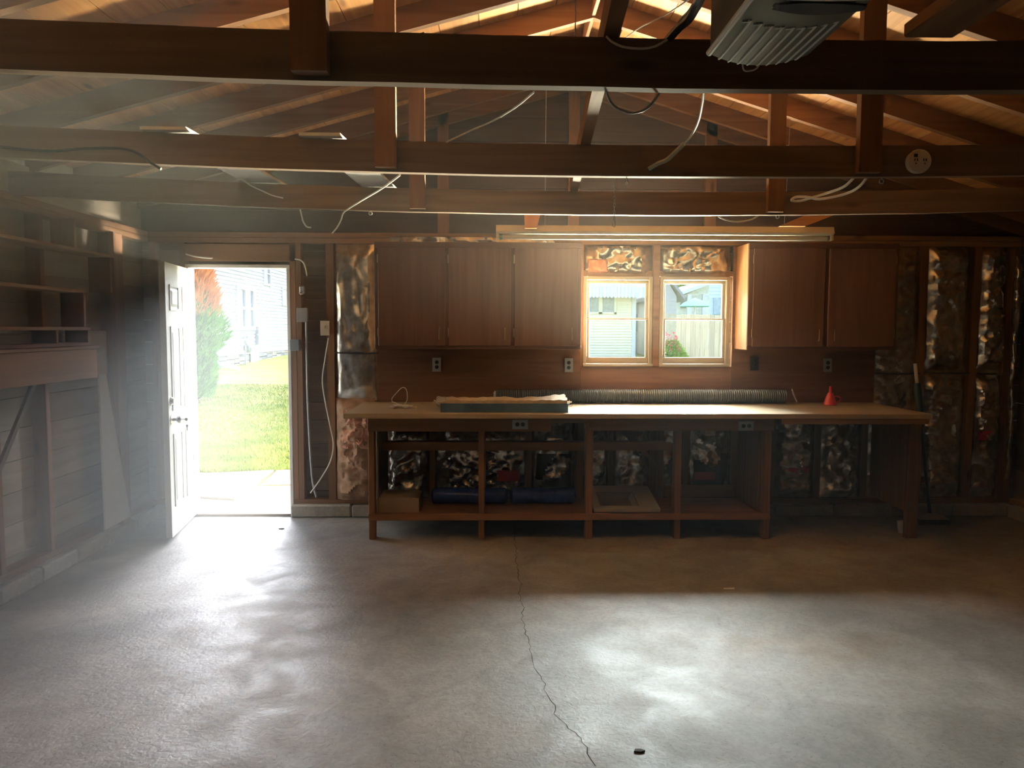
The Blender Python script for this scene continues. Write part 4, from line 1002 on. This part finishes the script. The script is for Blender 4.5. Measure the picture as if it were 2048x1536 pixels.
# lawn
n = 40; vs = []; fs = []
ys = [6.37+(64-6.37)*(j/n)**2 for j in range(n+1)]
for j in range(n+1):
    for i in range(n+1):
        x = -45+90*i/n; y = ys[j]; vs.append((x, y, gz(x, y)+.02*noise.noise(Vector((x*.3, y*.3, 0)))*min(1, max(0, y-8.5))))
for j in range(n):
    for i in range(n): fs.append((j*(n+1)+i, j*(n+1)+i+1, (j+1)*(n+1)+i+1, (j+1)*(n+1)+i))
lawn = MB().add(vs, fs).build('lawn', grassmat('lawn green', (.17, .20, .035), (.30, .28, .085), 1.3), label='sunny mown lawn rising behind the garage', cat='lawn', kind='stuff')
random.seed(11)
vs = []; fs = []
for k in range(26000):
    y = 8.35+10*R()**1.7; x = y*U(-.47, -.235)
    z = gz(x, y)-.005; h = U(.03, .06); a = U(0, 6.28); wd = .006+.0006*y
    k0 = len(vs); vs += [(x-wd*cos(a), y-wd*sin(a), z), (x+wd*cos(a), y+wd*sin(a), z), (x+U(-.03, .03), y+U(-.03, .03), z+h)]; fs.append((k0, k0+1, k0+2))
MB().add(vs, fs).build('grass_blades', grassmat('blade green', (.20, .27, .045), (.38, .38, .10), 2.2), lawn, kind='stuff', smooth=False)
# slabs outside the side door
SLAB = concrete('sunlit slab concrete', (.26, .23, .175), (.36, .32, .25), .7, .9)
def slab(px, label):
    q = [P(u, v, Z=0) for u, v in px]
    MB().prism([(p.x, p.y) for p in q], 'z', -.06, .004+U(0, .006)).build('paving_slab', SLAB, label=label, cat='slab', group='slabs outside the side door')
slab([(330, 952), (548, 941), (468, 998), (330, 990)], 'long pale slab outside the door, next to the grass')
slab([(553, 941), (640, 938), (640, 968), (528, 970)], 'pale slab outside the door, at the far right edge of the path')
slab([(524, 974), (640, 972), (650, 1019), (440, 1020), (474, 1001)], 'pale slab outside the door, right at the threshold')
q = [P(u, v, Z=-.02) for u, v in ((330, 996), (466, 1003), (434, 1024), (320, 1024))]
MB().prism([(p.x, p.y) for p in q], 'z', -.05, -.012).build('bare_earth', grassmat('brown earth', (.20, .13, .08), (.32, .22, .14), 9), label='strip of bare brown earth between slab and threshold', cat='earth', kind='stuff')

# ------------------------------------------------------------------ white house seen through the door
XH = -8.6
hs = thing('white_house', (XH-4, 29, .3), 'white clapboard house seen through the side door', 'house')
PX = lambda u, v: P(u, v, X=XH)
YH0, YH1 = PX(420, 700).y, 37
z0 = .78; slope = .016
W1 = [(PX(457, 0).y, PX(494, 0).y, PX(475, 661).z, PX(475, 570).z), (PX(514, 0).y, PX(528, 0).y, PX(520, 569).z, PX(520, 520).z), (PX(551, 0).y, PX(566, 0).y, PX(558, 611).z, PX(558, 573).z)]
zz = z0; first = None
while zz < 6.2:
    segs = [(YH0, YH1)]
    for (a, b, c, d) in W1:
        if d > zz+.02 and c < zz+.10:
            ns = []
            for s0, s1 in segs:
                if a > s0 and b < s1: ns += [(s0, a), (b, s1)]
                else: ns.append((s0, s1))
            segs = ns
    for s0, s1 in segs:
        MB().prism([(XH, zz), (XH+.04, zz), (XH+.004, zz+.122), (XH, zz+.122)], 'y', s0, s1).build('clapboard', SIDING(), hs)
    zz += .122
MB().prism([(XH-9, .2), (XH-.001, .2), (XH-.001, 6.3), (XH-4.5, 9), (XH-9, 6.3)], 'y', YH0, YH1).build('house_walls', SIDING(), hs)
MB().hexa([(XH+.5, YH0-.4, 6.1), (XH+.5, YH1, 6.1), (XH-4.5, YH1, 9.1), (XH-4.5, YH0-.4, 9.1), (XH+.5, YH0-.4, 6.25), (XH+.5, YH1, 6.25), (XH-4.5, YH1, 9.3), (XH-4.5, YH0-.4, 9.3)]).build('roof', plain('grey shingle', (.13, .125, .12), .9), hs)
box('corner_trim', (XH-.05, YH0-.03, .75), (XH+.05, YH0+.1, 6.2), SIDING(), hs)
box('water_table', (XH, YH0, .70), (XH+.045, YH1, .785), SIDING(), hs)
# stone foundation
random.seed(5)
STN = [plain('pale field stone', (.44, .42, .36), .85, var=.2), plain('grey field stone', (.30, .30, .27), .85, var=.2), plain('tan field stone', (.42, .36, .27), .85, var=.2)]
MB().box((XH-.02, YH0, -.2), (XH+.004, YH1, .70)).build('foundation', plain('mortar', (.36, .34, .30), .9), hs)
y = YH0
while y < 34:
    wd = U(.35, .75); z = gz(0, y)-.1
    while z < .68:
        hh = min(U(.13, .22), .70-z)
        if hh < .05: break
        MB().bbox((XH+.0, y+.012, z+.01), (XH+U(.03, .055), y+wd-.012, z+hh-.01), .02).build('stone', random.choice(STN), hs)
        z += hh
    y += wd
ya, yb = PX(482, 0).y, PX(499, 0).y
box('crawl_hatch', (XH+.05, ya, .33), (XH+.085, yb, .70), plain('cream hatch', (.62, .60, .52), .6), hs)
def hwin(y0, y1, z0, z1, n=1, mid=True):
    t = thing('house_window', (XH, (y0+y1)/2, z0), parent=hs)
    fr = SIDING(); k = .09*(y1-y0)/1.6+.03
    for a, b, c, d in ((y0, y1, z0, z0+k), (y0, y1, z1-k, z1), (y0, y0+k*1.3, z0+k, z1-k), (y1-k*1.3, y1, z0+k, z1-k)): box('frame', (XH-.001, a, c), (XH+.07, b, d), fr, t)
    w_ = (y1-y0-2*k*1.3)/n
    for i in range(n):
        a = y0+k*1.3+i*w_; b = a+w_
        if i: box('mullion', (XH-.001, a-k*.8, z0+k), (XH+.07, a+k*.8, z1-k), fr, t)
        zm = (z0+z1)/2
        if mid: box('meeting_rail', (XH-.001, a, zm-k*.35), (XH+.05, b, zm+k*.35), fr, t)
        for c, d in (((z0+k, zm), (zm, z1-k)) if mid else ((z0+k, z1-k),)):
            MB().box((XH-.001, a, c), (XH+.012, b, d)).build('pane', plain('pale reflecting glass', (.27, .30, .30), .08, var=.15), t)
hwin(*W1[0], n=2); hwin(*W1[1]); hwin(*W1[2], mid=False)
# gas meter, service boxes, downspout
ym = PX(462, 0).y; zm = PX(462, 690).z
mt = thing('gas_meter', (XH+.3, ym, gz(0, ym)), 'grey gas meter with pipes against the white house', 'meter')
MB().lathe([(.10, 0), (.15, .04), (.15, .20), (.10, .24)], (XH+.18, ym, zm-.12), 'x', 20).build('meter_body', plain('meter grey green', (.34, .38, .36), .4, .2), mt)
MB().tube([(XH+.3, ym-.25, gz(0, ym)), (XH+.3, ym-.25, zm+.28), (XH+.3, ym-.07, zm+.28), (XH+.3, ym-.07, zm+.1)], .03, 8).build('inlet_pipe', GREY(), mt)
MB().tube([(XH+.3, ym+.07, zm+.1), (XH+.3, ym+.07, zm+.24), (XH+.3, ym+.35, zm+.24), (XH+.02, ym+.4, zm+.24)], .03, 8).build('outlet_pipe', GREY(), mt)
MB().lathe([(.0, 0), (.09, .01), (.09, .05), (0, .06)], (XH+.3, ym-.25, zm+.10), 'x', 14).build('regulator', GREY(), mt)
for v, hh in ((661, .24), (679, .32)):
    c = PX(512, v); box('service_box', (XH+.03, c.y-.16, c.z-hh/2), (XH+.15, c.y+.16, c.z+hh/2), GREY(), label='grey utility box on the white house, the %s of two' % ('upper' if v < 670 else 'lower'), cat='box', group='utility boxes on the white house')
MB().tube([(XH+.09, YH0+.18, 6.0), (XH+.09, YH0+.18, gz(0, YH0)+.32), (XH+.2, YH0+.1, gz(0, YH0)+.16), (XH+.95, YH0-.3, gz(0, YH0)+.06)], .055, 8).build('downspout', SIDING(), hs)
# porch bits behind the shrub
pc = thing('porch', (-10.5, 21.6, .3), 'white porch corner behind the orange tipped shrub', 'porch')
for x in (-8.9, -10.6): box('porch_post', (x-.09, 21.3, gz(0, 21)), (x+.09, 21.48, 3.25), SIDING(), pc)
box('porch_beam', (-12.5, 21.25, 3.25), (-8.75, 21.52, 3.5), SIDING(), pc)
MB().hexa([(-12.6, 20.9, 3.5), (-8.55, 20.9, 3.5), (-8.55, 22.6, 3.9), (-12.6, 22.6, 3.9), (-12.6, 20.9, 3.58), (-8.55, 20.9, 3.58), (-8.55, 22.6, 4.0), (-12.6, 22.6, 4.0)]).build('porch_roof', plain('grey shingle', (.13, .125, .12), .9), pc)

# ------------------------------------------------------------------ shrub by the door
random.seed(21)
def foliage(cx, cy, z0, prof, nleaf, ln, name, mat, parent, ang=(0, 2*pi), up=.8, wd=.012):
    """sprays of scale leaves around a body of revolution: prof = [(height, radius)]"""
    vs = []; fs = []
    H_ = prof[-1][0]
    for k in range(nleaf):
        h = U(prof[0][0], H_)
        for (h0, r0), (h1, r1) in zip(prof[:-1], prof[1:]):
            if h0 <= h <= h1: r = r0+(r1-r0)*(h-h0)/max(h1-h0, 1e-4); break
        a = U(*ang); bump = 1+.22*noise.noise(Vector((cos(a)*2, sin(a)*2, h*1.6)))+.12*noise.noise(Vector((cos(a)*5, sin(a)*5, h*4)))
        r = r*bump*(1-.35*R()**2)
        c = Vector((cx+r*cos(a), cy+r*sin(a), z0+h)); o = Vector((cos(a), sin(a), 0))
        d = (o*U(.3, 1)+Vector((U(-.4, .4), U(-.4, .4), up*U(.5, 1.4)))).normalized(); L = ln*U(.6, 1.3)
        s = d.cross(Vector((U(-1, 1), U(-1, 1), U(-1, 1)))).normalized()*wd*U(.7, 1.4)
        k0 = len(vs); vs += [c-s, c+s, c+d*L*.6+s*.8, c+d*L, c+d*L*.6-s*.8]; fs.append((k0, k0+1, k0+2, k0+3, k0+4))
    return MB().add(vs, fs).build(name, mat, parent, smooth=False)
sx, sy_ = -5.95, 14.8; gz0 = gz(sx, sy_)
shb = thing('juniper_shrub', (sx, sy_, gz0), 'tall green juniper with dead orange top beside the open door', 'shrub')
GRN = grassmat('juniper green', (.07, .20, .04), (.17, .38, .08), 5); ORG = grassmat('dead orange foliage', (.55, .20, .06), (.80, .36, .13), 5)
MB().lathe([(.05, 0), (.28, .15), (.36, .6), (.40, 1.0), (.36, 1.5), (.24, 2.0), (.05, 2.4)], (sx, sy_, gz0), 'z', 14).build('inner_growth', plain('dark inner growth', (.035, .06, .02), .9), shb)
foliage(sx, sy_, gz0, [(.08, .34), (.5, .44), (.8, .46), (1.0, .52), (1.15, .62), (1.45, .60), (1.8, .48), (2.1, .34), (2.35, .14)], 9000, .13, 'green_foliage', GRN, shb)
foliage(sx, sy_, gz0, [(1.65, .50), (2.0, .50), (2.4, .42), (2.8, .28), (3.1, .12)], 4500, .2, 'dead_foliage', ORG, shb, up=1.3, wd=.010)
MB().tube([(sx, sy_, gz0-.05), (sx+.02, sy_, gz0+.6), (sx, sy_, gz0+2.6)], [.07, .06, .02], 8).build('trunk', 'stud', shb)

# ------------------------------------------------------------------ beyond the windows
YN = 28
PN = lambda u, v: P(u, v, Y=YN)
nh = thing('beige_house', (5, YN+2, .4), 'beige clapboard house with striped awning seen through the left window', 'house')
BEI = plain('beige vinyl siding', (.78, .71, .54), .6, var=.04)
xa, xb = PN(1120, 600).x, PN(1265, 600).x
wx0, wx1, wz0, wz1 = PN(1170, 600).x, PN(1233, 600).x, PN(1200, 628).z, PN(1200, 584).z
zz = .4
while zz < 4.4:
    segs = [(xa, xb)]
    if wz1 > zz+.01 and wz0 < zz+.09: segs = [(xa, wx0), (wx1, xb)]
    for s0, s1 in segs: MB().prism([(YN-.04, zz), (YN, zz), (YN, zz+.1), (YN-.002, zz+.1)], 'x', s0, s1).build('clapboard', BEI, nh)
    zz += .1
MB().box((xa, YN+.001, .2), (xb, YN+6, 4.6)).build('house_walls', BEI, nh)
MB().hexa([(xa-.3, YN-.5, 4.5), (xb+.4, YN-.5, 4.5), (xb+.4, YN+3, 6.2), (xa-.3, YN+3, 6.2), (xa-.3, YN-.5, 4.65), (xb+.4, YN-.5, 4.65), (xb+.4, YN+3, 6.4), (xa-.3, YN+3, 6.4)]).build('roof', plain('grey shingle', (.13, .125, .12), .9), nh)
box('corner_trim', (xb-.02, YN-.05, .3), (xb+.13, YN+.1, 4.5), SIDING(), nh)
nw = thing('house_window', ((wx0+wx1)/2, YN, wz0), parent=nh); CRM = plain('cream window frame', (.70, .68, .52), .5)
for a, b, c, d in ((wx0, wx1, wz0, wz0+.07), (wx0, wx1, wz1-.06, wz1), (wx0, wx0+.08, wz0, wz1), (wx1-.09, wx1, wz0, wz1), ((wx0+wx1)/2-.08, (wx0+wx1)/2+.06, wz0, wz1)):
    box('frame', (a, YN-.06, c), (b, YN+.0, d), CRM, nw)
MB().box((wx0+.05, YN-.02, wz0+.05), (wx1-.05, YN-.005, wz1-.05)).build('pane', plain('pale reflecting glass', (.27, .30, .30), .08, var=.15), nw)
# scalloped awning, slat by slat
aw = thing('window_awning', (PN(1225, 575).x, YN-.6, 2.9), 'striped metal awning with scalloped edge on the beige house', 'awning')
za0, za1 = PN(1225, 588).z+.02, PN(1225, 560).z+.3
x = PN(1165, 575).x; k = 0
while x < PN(1290, 575).x:
    w_ = .13
    MB().hexa([(x+.005, YN-.70, za0+.17), (x+w_-.005, YN-.70, za0+.17), (x+w_-.005, YN-.01, za1+.25), (x+.005, YN-.01, za1+.25),
               (x+.005, YN-.70, za0+.20), (x+w_-.005, YN-.70, za0+.20), (x+w_-.005, YN-.01, za1+.28), (x+.005, YN-.01, za1+.28)]).build('awning_slat', SIDING() if k % 2 else plain('pale grey stripe', (.55, .58, .58), .5), aw)
    MB().prism([(x+.004, za0+.19), (x+.004, za0-.14), (x+w_*.3, za0-.19), (x+w_*.7, za0-.19), (x+w_-.004, za0-.14), (x+w_-.004, za0+.19)], 'y', YN-.72, YN-.705).build('valance_scallop', SIDING() if k % 2 else plain('pale grey stripe', (.55, .58, .58), .5), aw)
    x += w_; k += 1
# narrow grey house right of it
gh = thing('grey_house', (8, 34, .4), 'narrow slice of grey clapboard house right of the beige one', 'house')
x0_, x1_ = P(1268, 600, Y=33).x, P(1312, 600, Y=33).x
GRY = plain('cool grey siding', (.56, .60, .66), .6, var=.03)
zz = .6
while zz < 6:
    MB().prism([(33-.03, zz), (33, zz), (33, zz+.16), (33-.006, zz+.16)], 'x', x0_, x1_).build('clapboard', GRY, gh); zz += .16
MB().box((x0_, 33.001, .3), (x1_, 36, 6.2)).build('house_walls', GRY, gh)
c = P(1284, 640, Y=33); box('house_window', (c.x-.35, 32.93, c.z-.5), (c.x+.5, 32.99, c.z+.25), plain('pale blue glass', (.30, .38, .44), .15), gh)

# fence
FY = 22
fn = thing('board_fence', (P(1400, 700, Y=FY).x, FY, .3), 'weathered board fence seen through the right window', 'fence')
x = P(1352, 700, Y=FY).x; zt_ = P(1400, 630, Y=FY).z
while x < P(1500, 700, Y=FY).x:
    box('fence_board', (x, FY+U(-.01, .01), gz(x, FY)-.05), (x+.132, FY+.02, zt_+U(-.025, .025)), 'fence', fn); x += .14
for z in (.7, 1.6): box('fence_rail', (P(1352, 700, Y=FY).x, FY+.032, z), (P(1500, 700, Y=FY).x, FY+.07, z+.09), 'fence', fn)
# white garage with gable, far left of the right window
wg = thing('white_garage', (P(1336, 640, Y=30).x, 32, .4), 'white gabled garage at the left edge of the right window', 'garage')
ga, gb, gt = P(1302, 640, Y=30).x, P(1352, 640, Y=30).x, P(1352, 592, Y=30).z
gpk = P(1327, 556, Y=30).z
MB().prism([(ga, .2), (gb, .2), (gb, gt), ((ga+gb)/2, gpk+.1), (ga, gt)], 'y', 30, 35).build('garage_walls', SIDING(), wg)
zz = .5
while zz < gt-.1:
    MB().box((ga, 29.975, zz), (gb, 29.999, zz+.15)).build('clapboard', SIDING(), wg); zz += .17
xm_ = (ga+gb)/2
for x_ in (ga, gb):
    s = 1 if x_ > xm_ else -1
    MB().hexa([(xm_, 29.7, gpk+.1), (xm_, 35.2, gpk+.1), (x_+s*.3, 35.2, gt-.22), (x_+s*.3, 29.7, gt-.22), (xm_, 29.7, gpk+.26), (xm_, 35.2, gpk+.26), (x_+s*.3, 35.2, gt-.06), (x_+s*.3, 29.7, gt-.06)]).build('roof', plain('slate grey shingle', (.34, .36, .38), .85), wg)
c = P(1339, 640, Y=30); box('door', (c.x-.45, 29.93, .5), (c.x+.25, 29.97, c.z+.25), plain('cream door', (.66, .60, .46), .5), wg)
# blue-white house at the right edge, pale house with porch behind the fence
bh = thing('blue_house', (P(1445, 600, Y=26).x, 28, .4), 'pale blue clapboard house at the right edge of the right window', 'house')
x0_, x1_ = P(1418, 600, Y=26).x, P(1560, 600, Y=26).x
BLU = plain('pale blue siding', (.52, .60, .72), .6, var=.03); zz = .6
while zz < 5.6:
    MB().prism([(26-.028, zz), (26, zz), (26, zz+.115), (26-.004, zz+.115)], 'x', x0_, x1_).build('clapboard', BLU, bh); zz += .115
MB().prism([(x0_, 26.001), (x1_, 26.001), (x1_, 31), (x0_*31/26+.3, 31)], 'z', .3, 5.8).build('house_walls', BLU, bh)
c = P(1436, 613, Y=26); box('house_window', (c.x-.17, 25.93, c.z-.28), (c.x+.5, 25.99, c.z+.3), plain('pale blue glass', (.30, .38, .44), .15), bh)
ph = thing('porch_house', (P(1395, 600, Y=38).x, 40, .6), 'pale house with low gable behind the fence', 'house')
q = [P(1350, 598, Y=38), P(1420, 568, Y=38), P(1500, 560, Y=38)]
MB().prism([(P(1350, 0, Y=38).x, .5), (P(1500, 0, Y=38).x, .5), (q[2].x, q[2].z), (q[1].x, q[1].z), (q[0].x, q[0].z)], 'y', 38, 44).build('house_walls', plain('pale cream siding', (.66, .66, .58), .6), ph)
MB().hexa([q[0]+Vector((-.4, -.6, -.05)), q[1]+Vector((0, -.6, .0)), q[1]+Vector((0, 6, 0)), q[0]+Vector((-.4, 6, -.05)), q[0]+Vector((-.4, -.6, .15)), q[1]+Vector((0, -.6, .2)), q[1]+Vector((0, 6, .2)), q[0]+Vector((-.4, 6, .15))]).build('roof', SIDING(), ph)
a, b = P(1361, 616, Y=38), P(1372, 595, Y=38); box('house_window', (a.x, 37.9, a.z), (b.x, 37.98, b.z), DARKG(), ph)
for u in (1378, 1408): c = P(u, 610, Y=37.6); box('porch_post', (c.x-.1, 37.5, .6), (c.x+.1, 37.7, P(u, 588, Y=37.6).z), SIDING(), ph)
um = P(1390, 610, Y=34)
t = thing('patio_umbrella', (um.x, 34, gz(0, 34)), 'teal patio umbrella behind the fence', 'umbrella')
MB().lathe([(.02, .32), (.5, .12), (.72, -.06), (.70, -.08), (.48, .09), (0, .28)], (um.x, 34, um.z), 'z', 10).build('canopy', plain('teal canvas', (.12, .42, .42), .7), t)
MB().tube([(um.x, 34, gz(0, 34)), (um.x, 34, um.z+.3)], .03, 8).build('pole', STEEL(), t)
# trees and planting beyond
random.seed(31)
c = P(1390, 575, Y=52); tr = thing('leafy_tree', (c.x, 52, gz(0, 52)), 'bright green leafy tree over the roofs in the right window', 'tree')
foliage(c.x, 52, 3.0, [(0, .8), (1, 2.2), (2.5, 3.0), (4.5, 2.4), (5.6, .6)], 5000, .5, 'crown', grassmat('fresh leaf green', (.14, .26, .03), (.32, .42, .08), 1.5), tr, up=.3, wd=.12)
MB().lathe([(.2, 0), (1.8, 1), (2.5, 2.5), (2.0, 4.3), (.3, 5.3)], (c.x, 52, 3.0), 'z', 12).build('crown_core', plain('leaf shade', (.10, .19, .03), .9), tr)
MB().tube([(c.x, 52, .9), (c.x, 52, 4)], [.3, .2], 8).build('trunk', 'stud', tr)
c = P(1342, 700, Y=20); bsh = thing('garden_bush', (c.x, 20, gz(0, 20)), 'small leafy garden bush left of the fence', 'bush')
foliage(c.x, 20, gz(0, 20), [(0, .25), (.3, .4), (.7, .35), (1.0, .1)], 1500, .12, 'leaves', grassmat('fresh leaf green', (.14, .26, .03), (.32, .42, .08), 1.5), bsh, up=.4, wd=.03)
foliage(c.x-.05, 20, gz(0, 20)+.75, [(0, .3), (.3, .25), (.5, .1)], 120, .06, 'flowers', plain('red flower', (.6, .12, .14), .6), bsh, up=.4, wd=.03)

# ================================================================== GLARE VEIL
# added haze imitating lens glare, thickest along the left wall
hm = bpy.data.materials.new('glare haze'); hm.use_nodes = True; n = hm.node_tree.nodes; n.clear(); l = hm.node_tree.links
o = n.new('ShaderNodeOutputMaterial'); v = n.new('ShaderNodeVolumeScatter'); l.new(v.outputs[0], o.inputs['Volume'])
v.inputs['Color'].default_value = (.94, .97, .90, 1); v.inputs['Anisotropy'].default_value = .35
tc = n.new('ShaderNodeTexCoord'); sp = n.new('ShaderNodeSeparateXYZ'); mr = n.new('ShaderNodeMapRange'); mr.interpolation_type = 'SMOOTHSTEP'
l.new(tc.outputs['Object'], sp.inputs[0]); l.new(sp.outputs[0], mr.inputs[0])
mr.inputs[1].default_value = -1.6; mr.inputs[2].default_value = -3.4; mr.inputs[3].default_value = .0045; mr.inputs[4].default_value = .2
l.new(mr.outputs[0], v.inputs['Density'])
S.cycles.volume_step_rate = 6; S.cycles.volume_max_steps = 24; S.cycles.volume_bounces = 0
MB().prism([(XL-.08, .002), (XR+.08, .002), (XR+.08, roof(XR)+.1), (RX, RZ+.12), (XL-.08, roof(XL)+.1)], 'y', YF-.03, YB+.08).build('haze', hm, label='added haze in the garage air imitating lens glare', cat='haze', kind='stuff')
